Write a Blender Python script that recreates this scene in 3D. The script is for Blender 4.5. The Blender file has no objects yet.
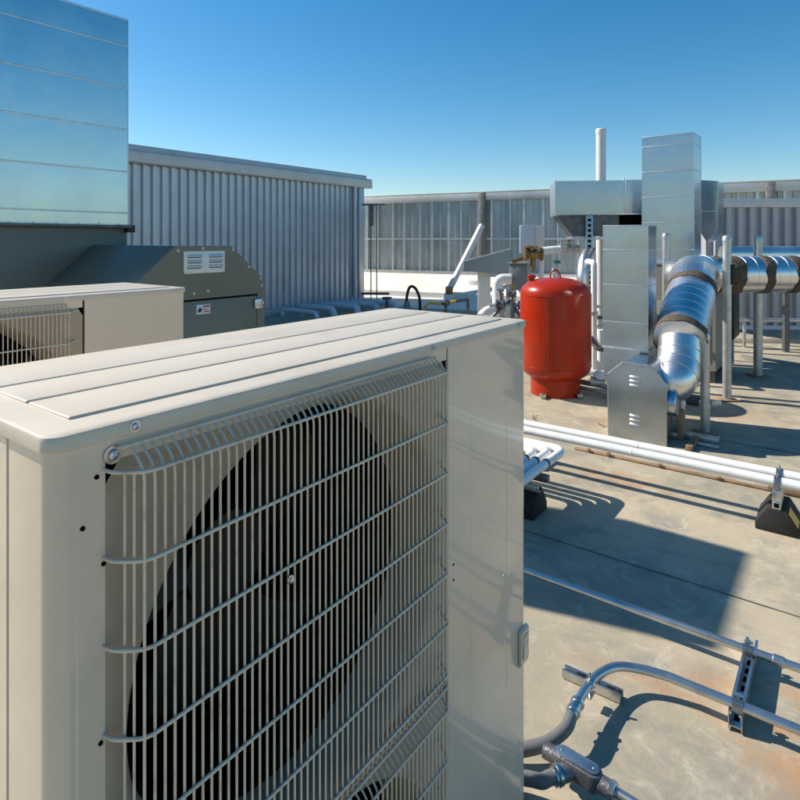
import bpy, bmesh, math, random
from mathutils import Vector, Matrix
random.seed(7)
R = math.radians
scene = bpy.context.scene
C = scene.collection
F = 597.0; HZ = 240.0; EYE = 1.65
A1 = math.atan2(597, 445)                 # building grid, receding to the right
D1 = Vector((math.cos(A1), math.sin(A1), 0))
N = Vector((math.sin(A1), -math.cos(A1), 0))
RA = A1; RB = A1 - math.pi/2

def at(u, v, Z=0.0):
    y = (EYE - Z) * F / (v - HZ)
    return Vector(((u - 400) / F * y, y, Z))
def atY(u, v, y):
    return Vector(((u - 400) / F * y, y, EYE - (v - HZ) * y / F))

# ------------------------------------------------------------ materials
def mat(name, col, rough=.5, metal=0.0, var=.0, vscale=3.0, bump=.0, bscale=40.0, coat=0.0, spec=.5, dirt=None, dscale=1.5, damt=.3, rvar=0.0, stretch=None, wave=0.0, wscale=4.0):
    m = bpy.data.materials.new(name); m.use_nodes = True
    nt = m.node_tree; nd = nt.nodes; L = nt.links
    b = nd['Principled BSDF']
    b.inputs['Roughness'].default_value = rough
    b.inputs['Metallic'].default_value = metal
    b.inputs['Coat Weight'].default_value = coat
    b.inputs['Specular IOR Level'].default_value = spec
    tc = nd.new('ShaderNodeTexCoord')
    src = tc.outputs['Object']
    if stretch:
        mp = nd.new('ShaderNodeMapping'); mp.inputs['Scale'].default_value = stretch
        L.new(src, mp.inputs['Vector']); src = mp.outputs['Vector']
    b.inputs['Base Color'].default_value = (*col, 1)
    if var or dirt:
        n1 = nd.new('ShaderNodeTexNoise'); n1.inputs['Scale'].default_value = vscale; n1.inputs['Detail'].default_value = 6
        L.new(src, n1.inputs['Vector'])
        r = nd.new('ShaderNodeMapRange'); r.inputs['From Min'].default_value = .3; r.inputs['From Max'].default_value = .7
        r.inputs['To Min'].default_value = 1 - var; r.inputs['To Max'].default_value = 1 + var
        L.new(n1.outputs['Fac'], r.inputs['Value'])
        mx = nd.new('ShaderNodeVectorMath'); mx.operation = 'SCALE'; mx.inputs[0].default_value = col
        L.new(r.outputs[0], mx.inputs['Scale'])
        out = mx.outputs[0]
        if dirt:
            n2 = nd.new('ShaderNodeTexNoise'); n2.inputs['Scale'].default_value = dscale; n2.inputs['Detail'].default_value = 8; n2.inputs['Roughness'].default_value = .65
            L.new(src, n2.inputs['Vector'])
            r2 = nd.new('ShaderNodeMapRange'); r2.inputs['From Min'].default_value = .52; r2.inputs['From Max'].default_value = .75
            r2.inputs['To Max'].default_value = damt
            L.new(n2.outputs['Fac'], r2.inputs['Value'])
            mm = nd.new('ShaderNodeMix'); mm.data_type = 'RGBA'
            L.new(r2.outputs[0], mm.inputs[0]); L.new(out, mm.inputs[6]); mm.inputs[7].default_value = (*dirt, 1)
            out = mm.outputs[2]
        L.new(out, b.inputs['Base Color'])
    if rvar:
        n3 = nd.new('ShaderNodeTexNoise'); n3.inputs['Scale'].default_value = vscale*1.7; n3.inputs['Detail'].default_value = 5
        L.new(src, n3.inputs['Vector'])
        r3 = nd.new('ShaderNodeMapRange'); r3.inputs['From Min'].default_value = .3; r3.inputs['From Max'].default_value = .7
        r3.inputs['To Min'].default_value = max(0.02, rough - rvar); r3.inputs['To Max'].default_value = rough + rvar
        L.new(n3.outputs['Fac'], r3.inputs['Value']); L.new(r3.outputs[0], b.inputs['Roughness'])
    if bump:
        n4 = nd.new('ShaderNodeTexNoise'); n4.inputs['Scale'].default_value = bscale; n4.inputs['Detail'].default_value = 3
        L.new(src, n4.inputs['Vector'])
        bp = nd.new('ShaderNodeBump'); bp.inputs['Strength'].default_value = bump; bp.inputs['Distance'].default_value = .01
        L.new(n4.outputs['Fac'], bp.inputs['Height']); L.new(bp.outputs[0], b.inputs['Normal'])
        if wave:
            n5 = nd.new('ShaderNodeTexNoise'); n5.inputs['Scale'].default_value = wscale; n5.inputs['Detail'].default_value = 1
            L.new(src, n5.inputs['Vector'])
            b5 = nd.new('ShaderNodeBump'); b5.inputs['Strength'].default_value = 1; b5.inputs['Distance'].default_value = wave
            L.new(n5.outputs['Fac'], b5.inputs['Height']); L.new(b5.outputs[0], bp.inputs['Normal'])
    return m

def galv_mat(name, col=(.62, .65, .67), rough=.3, cell=45, amp=.10, wave=.03):
    """galvanised sheet: spangle cells in colour and gloss, large soft warps"""
    m = bpy.data.materials.new(name); m.use_nodes = True
    nt = m.node_tree; nd = nt.nodes; L = nt.links; b = nd['Principled BSDF']
    b.inputs['Metallic'].default_value = 1.0
    tc = nd.new('ShaderNodeTexCoord')
    vo = nd.new('ShaderNodeTexVoronoi'); vo.inputs['Scale'].default_value = cell
    L.new(tc.outputs['Object'], vo.inputs['Vector'])
    no = nd.new('ShaderNodeTexNoise'); no.inputs['Scale'].default_value = 2.2; no.inputs['Detail'].default_value = 2.5
    L.new(tc.outputs['Object'], no.inputs['Vector'])
    sep = nd.new('ShaderNodeSeparateColor'); L.new(vo.outputs['Color'], sep.inputs[0])
    add = nd.new('ShaderNodeMath'); add.operation = 'MULTIPLY_ADD'; add.inputs[1].default_value = .14
    L.new(sep.outputs[0], add.inputs[0]); L.new(no.outputs['Fac'], add.inputs[2])
    r = nd.new('ShaderNodeMapRange'); r.inputs['From Min'].default_value = .35; r.inputs['From Max'].default_value = .8
    r.inputs['To Min'].default_value = 1 - amp; r.inputs['To Max'].default_value = 1 + amp
    L.new(add.outputs[0], r.inputs['Value'])
    sc = nd.new('ShaderNodeVectorMath'); sc.operation = 'SCALE'; sc.inputs[0].default_value = col
    L.new(r.outputs[0], sc.inputs['Scale']); L.new(sc.outputs[0], b.inputs['Base Color'])
    r2 = nd.new('ShaderNodeMapRange'); r2.inputs['From Min'].default_value = .35; r2.inputs['From Max'].default_value = 1.0
    r2.inputs['To Min'].default_value = rough - .06; r2.inputs['To Max'].default_value = rough + .08
    L.new(add.outputs[0], r2.inputs['Value']); L.new(r2.outputs[0], b.inputs['Roughness'])
    n2 = nd.new('ShaderNodeTexNoise'); n2.inputs['Scale'].default_value = 3.0; n2.inputs['Detail'].default_value = 2
    L.new(tc.outputs['Object'], n2.inputs['Vector'])
    bp = nd.new('ShaderNodeBump'); bp.inputs['Strength'].default_value = 1.0; bp.inputs['Distance'].default_value = wave
    L.new(n2.outputs['Fac'], bp.inputs['Height']); L.new(bp.outputs[0], b.inputs['Normal'])
    return m

M = {}
M['beige'] = mat('beige_enamel', (.67, .565, .44), .22, var=.04, vscale=2, bump=.02, bscale=300, dirt=(.33, .27, .20), dscale=3.5, damt=.35, rvar=.07, coat=.5, wave=.006, wscale=2.6)
M['beige_in'] = mat('shaded_beige_liner', (.38, .315, .235), .5, var=.08, vscale=4, dirt=(.20, .16, .12), dscale=6, damt=.6)  # casing beige darkened for the bell mouth's shade, with dirt mottling
M['beige_top'] = mat('beige_lid', (.62, .54, .43), .36, var=.04, vscale=2, dirt=(.36, .30, .22), dscale=4, damt=.5, bump=.02, bscale=300)
M['wire'] = mat('wire_coating', (.68, .59, .455), .34, var=.05, dirt=(.2, .17, .12), dscale=30, damt=.5)
M['black'] = mat('black_plastic', (.012, .012, .012), .5, var=.2)
M['fanblack'] = mat('fan_black', (.024, .021, .018), .5, var=.2, spec=.25)
M['blackhole'] = mat('opening_shade_black', (.004, .004, .004), .9, var=.2, spec=.05)  # near-black colour stands for shade inside the fan cavity, gaps and slots
M['zinc'] = mat('zinc_screw', (.55, .56, .57), .28, 1.0, var=.1, vscale=80)
M['galv'] = galv_mat('galvanised_sheet', (.45, .52, .57), .27, 60, .06, .005)
M['galv_dark'] = galv_mat('dull_blue_sheet', (.25, .30, .34), .35, 60, .08, .004)
M['galv_big'] = galv_mat('galvanised_blue_sheet', (.44, .55, .59), .24, 50, .05, .0015)
M['galv_edge'] = mat('galvanised_edge', (.62, .65, .66), .4, 1.0, var=.12, vscale=20)
M['spiral'] = galv_mat('spiral_duct_sheet', (.80, .80, .79), .36, 90, .10, .006)
M['pipe_galv'] = mat('galvanised_pipe', (.52, .54, .53), .42, .75, var=.18, vscale=14, dirt=(.30, .25, .18), dscale=8, damt=.4, bump=.08, bscale=90)
M['emt'] = mat('conduit_steel', (.55, .57, .58), .3, .95, var=.1, vscale=18, dirt=(.28, .26, .22), dscale=12, damt=.5)
M['tape'] = mat('brown_duct_sealant', (.085, .062, .042), .75, var=.35, vscale=18, bump=.5, bscale=40)
M['red'] = mat('red_enamel', (.36, .021, .003), .28, var=.14, vscale=3, coat=.0, spec=.35, dirt=(.26, .05, .015), dscale=5, damt=.6, bump=.03, bscale=20)
M['green'] = mat('dark_green_enamel', (.155, .16, .125), .33, var=.06, vscale=2, dirt=(.14, .13, .10), dscale=3, damt=.35)
M['corr'] = mat('corrugated_paint', (.52, .55, .58), .32, .35, var=.06, vscale=1.2, dirt=(.25, .25, .24), dscale=2, damt=.3)
M['corr2'] = mat('corrugated_grey_paint', (.44, .44, .46), .42, .2, var=.08, vscale=1.2, dirt=(.2, .19, .18), dscale=2, damt=.35)
M['fascia'] = mat('pale_metal_fascia', (.58, .57, .55), .42, .2, var=.06, vscale=2, dirt=(.28, .25, .22), dscale=3, damt=.3)
M['whitefascia'] = mat('white_metal_fascia', (.68, .66, .64), .45, .1, var=.05, vscale=2, dirt=(.4, .35, .3), dscale=3, damt=.4)
M['fence'] = mat('weathered_zinc_sheet', (.50, .53, .51), .42, .45, var=.16, vscale=3, dirt=(.20, .19, .16), dscale=2.2, damt=.6, stretch=(1, 1, .35))
M['fence_frame'] = mat('zinc_frame', (.68, .71, .71), .36, .5, var=.12, vscale=8)
M['fence_band'] = mat('zinc_cap', (.60, .60, .58), .45, .35, var=.15, vscale=2, dirt=(.3, .27, .23), dscale=3, damt=.4)
M['fence_post'] = mat('weathered_post', (.24, .22, .205), .6, .2, var=.3, vscale=10)
M['membrane'] = mat('white_membrane', (.80, .76, .69), .6, var=.05, vscale=1.5, dirt=(.5, .42, .33), dscale=1.2, damt=.5)
M['white'] = mat('white_pipe_jacket', (.80, .80, .78), .35, var=.03, vscale=6, dirt=(.55, .50, .42), dscale=9, damt=.35)
M['whitepaint'] = mat('white_flue_paint', (.72, .70, .68), .45, var=.05, dirt=(.5, .45, .38), dscale=4, damt=.3)
M['bluepipe'] = mat('pale_grey_pipe_jacket', (.62, .66, .72), .4, var=.05)
M['rubber'] = mat('black_rubber', (.016, .016, .015), .75, var=.3, vscale=20, bump=.4, bscale=120)
M['yellow'] = mat('yellow_paint', (.72, .38, .02), .4, var=.08)
M['brass'] = mat('bronze_valve', (.30, .19, .085), .38, .8, var=.3, vscale=15)
M['steel_dark'] = mat('dark_steel', (.14, .145, .15), .45, .7, var=.25, vscale=14, dirt=(.12, .07, .04), dscale=10, damt=.5)
M['flex'] = mat('grey_flexible_conduit', (.15, .15, .15), .45, var=.08, vscale=20)
M['cast'] = mat('cast_grey_metal', (.16, .165, .18), .4, .6, var=.15, vscale=30, bump=.2, bscale=150)
M['cabinet'] = mat('olive_beige_cabinet', (.24, .235, .20), .45, var=.06, dirt=(.15, .13, .10), dscale=3, damt=.4)
M['greybox'] = mat('grey_enamel', (.22, .24, .245), .4, .1, var=.05)
M['rust'] = mat('rusty_steel', (.30, .19, .11), .8, .1, var=.3, vscale=12, bump=.3, bscale=60, dirt=(.35, .15, .05), dscale=8, damt=.7)
M['sticker'] = mat('sticker_white', (.72, .72, .70), .5, var=.02)
M['stickred'] = mat('sticker_red', (.45, .16, .12), .5, var=.02)
M['stickblack'] = mat('sticker_black', (.02, .02, .02), .5, var=.02)
M['louver'] = mat('aluminium_louver_plate', (.72, .72, .68), .45, .2, var=.06)
M['joint'] = mat('joint_sealant', (.12, .105, .085), .85, var=.3, vscale=12)
M['earth'] = mat('dry_earth', (.20, .17, .12), .9, var=.2, vscale=.05)

def concrete():
    m = bpy.data.materials.new('worn_concrete'); m.use_nodes = True
    nt = m.node_tree; nd = nt.nodes; L = nt.links; b = nd['Principled BSDF']
    tc = nd.new('ShaderNodeTexCoord'); P = tc.outputs['Object']
    def noise(s, d=6, rg=.55, dist=0.0, src=P):
        n = nd.new('ShaderNodeTexNoise'); n.inputs['Scale'].default_value = s; n.inputs['Detail'].default_value = d
        n.inputs['Roughness'].default_value = rg; n.inputs['Distortion'].default_value = dist
        L.new(src, n.inputs['Vector']); return n.outputs['Fac']
    def rng(x, a, c, lo=0., hi=1.):
        r = nd.new('ShaderNodeMapRange'); r.interpolation_type = 'SMOOTHSTEP'
        for k, val in zip(('From Min', 'From Max', 'To Min', 'To Max'), (a, c, lo, hi)): r.inputs[k].default_value = val
        L.new(x, r.inputs['Value']); return r.outputs[0]
    def mix(f, a, c):
        q = nd.new('ShaderNodeMix'); q.data_type = 'RGBA'; L.new(f, q.inputs[0])
        if isinstance(a, tuple): q.inputs[6].default_value = (*a, 1)
        else: L.new(a, q.inputs[6])
        if isinstance(c, tuple): q.inputs[7].default_value = (*c, 1)
        else: L.new(c, q.inputs[7])
        return q.outputs[2]
    def mul(a, c):
        q = nd.new('ShaderNodeMath'); q.operation = 'MULTIPLY'; L.new(a, q.inputs[0]); L.new(c, q.inputs[1]); return q.outputs[0]
    col = mix(rng(noise(.9, 5, .6, .6), .35, .68), (.355, .31, .23), (.47, .395, .285))
    col = mix(rng(noise(2.7, 8, .68, .4), .44, .68, 0, .85), col, (.235, .235, .20))
    col = mix(rng(noise(7, 8, .7, .8), .50, .70, 0, .6), col, (.56, .50, .40))
    col = mix(rng(noise(26, 6, .7), .55, .80, 0, .45), col, (.20, .19, .165))
    col = mix(rng(noise(70, 4, .8), .60, .78, 0, .35), col, (.12, .11, .09))
    col = mix(rng(noise(1.7, 9, .72, 1.2), .56, .60, 0, .35), col, (.24, .24, .215))
    vor = nd.new('ShaderNodeTexVoronoi'); vor.inputs['Scale'].default_value = 14; L.new(P, vor.inputs['Vector'])
    col = mix(mul(rng(vor.outputs['Distance'], .02, .10, 1, 0), rng(noise(1.3), .5, .6, 0, .8)), col, (.16, .14, .11))
    # rust and orange runs, at the places where steel sits on the slab
    for (x, y, sx, sy, amt) in [(1.45, 1.82, .34, .22, .95), (1.28, 1.95, .20, .30, .7), (1.55, 2.02, .3, .1, .8), (.92, 2.22, .35, .07, .7), (1.48, 4.15, .6, .16, .75),
                                (1.2, 2.15, .22, .14, .6), (1.95, 5.4, .6, .5, .45), (2.9, 5.5, .9, .8, .35), (1.7, 2.1, .3, .15, .6), (1.25, 1.62, .12, .22, .45), (2.35, 4.4, 1.0, .2, .5)]:
        mp = nd.new('ShaderNodeMapping'); mp.vector_type = 'TEXTURE'
        mp.inputs['Location'].default_value = (x, y, 0); mp.inputs['Scale'].default_value = (sx, sy, 1); mp.inputs['Rotation'].default_value = (0, 0, RB)
        L.new(P, mp.inputs['Vector'])
        ln = nd.new('ShaderNodeVectorMath'); ln.operation = 'LENGTH'; L.new(mp.outputs[0], ln.inputs[0])
        mask = mul(rng(ln.outputs['Value'], .2, 1.25, 1, 0), rng(noise(5.5, 8, .65, .7), .40, .60, 0, amt))
        col = mix(mask, col, (.43, .235, .115))
    L.new(col, b.inputs['Base Color'])
    rr = rng(noise(3, 5), .3, .7, .62, .85); L.new(rr, b.inputs['Roughness'])
    b.inputs['Specular IOR Level'].default_value = .35
    bp = nd.new('ShaderNodeBump'); bp.inputs['Strength'].default_value = .35; bp.inputs['Distance'].default_value = .006
    L.new(noise(45, 8, .7), bp.inputs['Height']); L.new(bp.outputs[0], b.inputs['Normal'])
    return m
M['concrete'] = concrete()

# ------------------------------------------------------------ mesh helpers
def link(name, bm, m, parent=None, smooth=True, sharp=32):
    me = bpy.data.meshes.new(name)
    bmesh.ops.recalc_face_normals(bm, faces=bm.faces)
    bm.to_mesh(me); bm.free()
    if smooth:
        me.shade_smooth(); me.set_sharp_from_angle(angle=R(sharp))
    o = bpy.data.objects.new(name, me); C.objects.link(o)
    if m: me.materials.append(M[m] if isinstance(m, str) else m)
    if parent: o.parent = parent
    return o
def tag(o, label, cat, group=None):
    o['label'] = label; o['category'] = cat
    if group: o['group'] = group
    return o
def thing(name, label, cat, loc=(0, 0, 0), rz=0.0, group=None):
    o = bpy.data.objects.new(name, None); C.objects.link(o); o.location = loc; o.rotation_euler = (0, 0, rz)
    o.empty_display_size = .1
    return tag(o, label, cat, group)
def struct(name, bm, m, **k):
    o = link(name, bm, m, **k); o['kind'] = 'structure'; return o
def nb(): return bmesh.new()
def box(bm, lo, hi, bev=0.0, mtx=None, seg=2):
    x0, y0, z0 = lo; x1, y1, z1 = hi
    g = bmesh.ops.create_cube(bm, size=1.0)
    vs = g['verts']
    T = Matrix.Translation(((x0+x1)/2, (y0+y1)/2, (z0+z1)/2)) @ Matrix.Diagonal((x1-x0, y1-y0, z1-z0, 1))
    bmesh.ops.transform(bm, matrix=T, verts=vs)
    if bev:
        es = list({e for v in vs for e in v.link_edges})
        r = bmesh.ops.bevel(bm, geom=es, offset=bev, segments=seg, profile=.5, affect='EDGES')
        vs = list({v for f in r['faces'] for v in f.verts} | {v for v in vs if v.is_valid})
    if mtx is not None: bmesh.ops.transform(bm, matrix=mtx, verts=vs)
    return vs
def prism(bm, poly, axis, a, b, bev=0.0):
    """poly: 2D outline; axis 'x','y','z' = extrusion axis from a to b"""
    def P(p, t):
        return {'x': (t, p[0], p[1]), 'y': (p[0], t, p[1]), 'z': (p[0], p[1], t)}[axis]
    v0 = [bm.verts.new(P(p, a)) for p in poly]; v1 = [bm.verts.new(P(p, b)) for p in poly]
    n = len(poly)
    fs = [bm.faces.new(v0), bm.faces.new(v1[::-1])]
    for i in range(n): fs.append(bm.faces.new((v0[i], v0[(i+1) % n], v1[(i+1) % n], v1[i])))
    if bev:
        es = list({e for f in fs for e in f.edges})
        bmesh.ops.bevel(bm, geom=es, offset=bev, segments=2, profile=.5, affect='EDGES')
def sweep(bm, pts, r, seg=12, caps=True, closed=False):
    pts = [Vector(p) for p in pts]; n = len(pts)
    rs = r if isinstance(r, (list, tuple)) else [r]*n
    tans = []
    for i in range(n):
        a = pts[i-1] if i > 0 else pts[i]; c = pts[i+1] if i < n-1 else pts[i]
        t = c - a
        if t.length < 1e-9: t = tans[-1].copy() if tans else Vector((0, 0, 1))
        tans.append(t.normalized())
    t0 = tans[0]; up = Vector((0, 0, 1)) if abs(t0.z) < .9 else Vector((1, 0, 0))
    nrm = (up - t0*up.dot(t0)).normalized()
    rings = []
    for i in range(n):
        t = tans[i]
        nrm = (nrm - t*nrm.dot(t)).normalized(); bi = t.cross(nrm)
        rings.append([bm.verts.new(pts[i] + (nrm*math.cos(2*math.pi*k/seg) + bi*math.sin(2*math.pi*k/seg))*rs[i]) for k in range(seg)])
    for i in range(n-1):
        for k in range(seg):
            bm.faces.new((rings[i][k], rings[i][(k+1) % seg], rings[i+1][(k+1) % seg], rings[i+1][k]))
    if caps:
        bm.faces.new(rings[0][::-1]); bm.faces.new(rings[-1])
def fillet(pts, r, n=6):
    pts = [Vector(p) for p in pts]; out = [pts[0]]
    for i in range(1, len(pts)-1):
        p = pts[i]; a = (pts[i-1]-p); c = (pts[i+1]-p)
        rr = min(r, a.length*.49, c.length*.49)
        A = p + a.normalized()*rr; B = p + c.normalized()*rr
        for k in range(n+1):
            t = k/n; out.append(A*(1-t)**2 + p*2*t*(1-t) + B*t*t)
    out.append(pts[-1]); return out
def catmull(pts, n=8):
    pts = [Vector(p) for p in pts]; P = [pts[0]*2-pts[1]] + pts + [pts[-1]*2-pts[-2]]; out = []
    for i in range(1, len(P)-2):
        for k in range(n):
            t = k/n; a, b, c, d = P[i-1], P[i], P[i+1], P[i+2]
            out.append(.5*((2*b)+(c-a)*t+(2*a-5*b+4*c-d)*t*t+(3*b-a-3*c+d)*t**3))
    out.append(pts[-1]); return out
def lathe(bm, prof, seg=32, mtx=None, cap=True):
    rings = []; made = []
    for (r, z) in prof:
        ring = [bm.verts.new((r*math.cos(2*math.pi*k/seg), r*math.sin(2*math.pi*k/seg), z)) for k in range(seg)]
        rings.append(ring); made += ring
    for i in range(len(rings)-1):
        for k in range(seg): bm.faces.new((rings[i][k], rings[i][(k+1) % seg], rings[i+1][(k+1) % seg], rings[i+1][k]))
    if cap:
        bm.faces.new(rings[0][::-1]); bm.faces.new(rings[-1])
    if mtx is not None: bmesh.ops.transform(bm, matrix=mtx, verts=made)
def ringat(bm, c, d, r, w, seg=36):
    d = d.normalized(); sweep(bm, [c-d*w/2, c-d*w*.4, c+d*w*.4, c+d*w/2], [r-.003, r, r, r-.003], seg)
def orient(loc, zdir):
    return Matrix.Translation(Vector(loc)) @ Vector(zdir).to_track_quat('Z', 'Y').to_matrix().to_4x4()
def screw(parent, loc, zdir, r=.006, washer=True, name='screw'):
    bm = nb(); prof = []
    if washer: prof = [(r*1.5, 0), (r*1.5, r*.22), (r*.98, r*.24)]
    else: prof = [(r, 0)]
    prof += [(r*.95, r*.4), (r*.8, r*.75), (r*.45, r*.9), (r*.4, r*.55)]
    lathe(bm, prof, 14, orient(loc, zdir))
    return link(name, bm, 'zinc', parent)
def copy_tree(o, parent=None):
    c = o.copy(); C.objects.link(c)
    if parent: c.parent = parent
    for ch in list(o.children): copy_tree(ch, c)
    return c

# ------------------------------------------------------------ ground, deck
bm = nb(); bmesh.ops.create_grid(bm, x_segments=1, y_segments=1, size=1500)
bmesh.ops.translate(bm, verts=bm.verts, vec=(0, 0, -8)); struct('ground', bm, 'earth')
bm = nb(); box(bm, (-22, -16, -7.9), (26, 26, -.06)); struct('building_below', bm, 'whitefascia')
bm = nb(); box(bm, (-22, -16, -.055), (26, 26, 0)); struct('roof_deck', bm, 'concrete')
def joint(p, q, w=.008, name='expansion_joint'):
    p = Vector(p); q = Vector(q); d = (q-p); n = max(2, int(d.length/.12)); pn = Vector((-d.y, d.x, 0)).normalized()
    bm = nb(); prev = None
    for i in range(n+1):
        c = p + d*i/n + pn*random.uniform(-.0022, .0022); ww = w*random.uniform(.7, 1.25)/2
        a = bm.verts.new(c+pn*ww+Vector((0, 0, .004))); b = bm.verts.new(c-pn*ww+Vector((0, 0, .004)))
        if prev: bm.faces.new((prev[0], prev[1], b, a))
        prev = (a, b)
    struct(name, bm, 'joint', smooth=False)
J = at(700, 586); joint(J - N*4.5, J + N*4, .007)
J = at(720, 440); joint(J - N*.2, J + N*6, .010)
J = at(740, 400); joint(J, J + N*5, .014); joint(J + D1*.09, J + N*5 + D1*.09, .010)
J2 = at(700, 586) - N*3.2; joint(J2 - D1*.0, J2 + D1*7, .009)

# ------------------------------------------------------------ condenser unit
W, D, HB, HT = 1.068, .41, .09, 1.46
def wall_strip(bm, pts, z0, z1, th=.0015):
    vs = [(bm.verts.new((x, y, z0)), bm.verts.new((x, y, z1))) for x, y in pts]
    for a, b in zip(vs, vs[1:]): bm.faces.new((a[0], b[0], b[1], a[1]))
def arc2(cx, cy, r, a0, a1, n=6):
    return [(cx+r*math.cos(R(a0+(a1-a0)*k/n)), cy+r*math.sin(R(a0+(a1-a0)*k/n))) for k in range(n+1)]
def fan_guard(t, ztop, zbot):
    bm = nb(); e = -.036; x0, x1 = .077, .654; r = .0016
    n = 50
    for i in range(n+1):
        x = x0 + (x1-x0)*i/n
        pts = [(x, -.010, ztop+.020), (x, e+.008, ztop+.008), (x, e, ztop-.004), (x, e, zbot+.012), (x, e+.012, zbot-.002), (x, -.010, zbot-.008)]
        sweep(bm, fillet(pts, .008, 2), r, 6)
    for x in (.066, .0715):    # two wires on the bent left ends
        sweep(bm, [(x, -.018-(x-.066)*1.5, ztop+.002), (x, -.018-(x-.066)*1.5, zbot)], r, 6)
    rows = [ztop - k*.0907 for k in range(7)]
    for j, z in enumerate(rows + [zbot+.006]):
        pts = [(.052, .004, z+.002), (.056, -.012, z), (.078, e-.003, z), (x1+.004, e-.003, z), (x1+.018, -.012, z), (.700, .004, z)]
        sweep(bm, fillet(pts, .012, 4), .0021, 8)
    sweep(bm, [(.066, -.009, ztop+.022), (x1+.006, -.009, ztop+.022)], .0021, 8)
    sweep(bm, [(.066, -.009, zbot-.010), (x1+.006, -.009, zbot-.010)], .0021, 8)
    g = link('fan_guard', bm, 'wire', t)
    bm = nb(); lathe(bm, [(.009, 0), (.009, .002), (.006, .003), (.006, .007), (.003, .008)], 12, orient((.273, e-.004, ztop-.198), (0, -1, 0)) @ Matrix.Scale(.62, 4))
    link('clip', bm, 'zinc', g)
def shroud(t, zc, hh):
    bm = nb(); xc, hw = .3825, .3275; n = 96; rings = []
    def ring(f):
        rings.append([bm.verts.new(f(2*math.pi*k/n)) for k in range(n)])
    def rect(a):
        c, s = math.cos(a), math.sin(a); k = min(hw/abs(c) if abs(c) > 1e-6 else 9, hh/abs(s) if abs(s) > 1e-6 else 9)
        return (xc+c*k, 0.001, zc+s*k)
    ring(rect)
    for r, y in ((.3070 if hh > .3 else .2925, .0015), (.302 if hh > .3 else .289, .006), (.293 if hh > .3 else .282, .022), (.286 if hh > .3 else .276, .045), (.281 if hh > .3 else .272, .07), (.282 if hh > .3 else .271, .095)):
        ring(lambda a: (xc+math.cos(a)*r, y, zc+math.sin(a)*r))
    for a, b in zip(rings, rings[1:]):
        for k in range(n): bm.faces.new((a[k], a[(k+1) % n], b[(k+1) % n], b[k]))
    link('fan_shroud', bm, 'beige_in', t, sharp=50)
    # fan with three swept blades
    bm = nb(); lathe(bm, [(.075, .0), (.078, .012), (.078, .07), (.02, .08)], 32, orient((xc, .30, zc), (0, -1, 0)))
    for b in range(3):
        a0 = b*2*math.pi/3+.4; grid = []
        for i in range(7):
            rr = .07+.185*i/6; row = []
            for j in range(7):
                a = a0 + (j/6-.5)*1.35 + .35*i/6; row.append(bm.verts.new((xc+rr*math.cos(a), .255-.035*(j/6-.5)*2, zc+rr*math.sin(a))))
            grid.append(row)
        for i in range(6):
            for j in range(6): bm.faces.new((grid[i][j], grid[i+1][j], grid[i+1][j+1], grid[i][j+1]))
    link('fan', bm, 'fanblack', t)
    bm = nb(); lathe(bm, [(.34, .36), (.335, .098), (.272, .096)], 48, Matrix.Translation((xc, 0, zc)) @ Matrix.Rotation(-math.pi/2, 4, 'X'), cap=False)
    box(bm, (xc-.30, .345, zc-.29), (xc+.30, .35, zc+.29))
    link('cavity_shade', bm, 'blackhole', t)  # depth of the fan housing, blackened to paint in its shade
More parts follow.
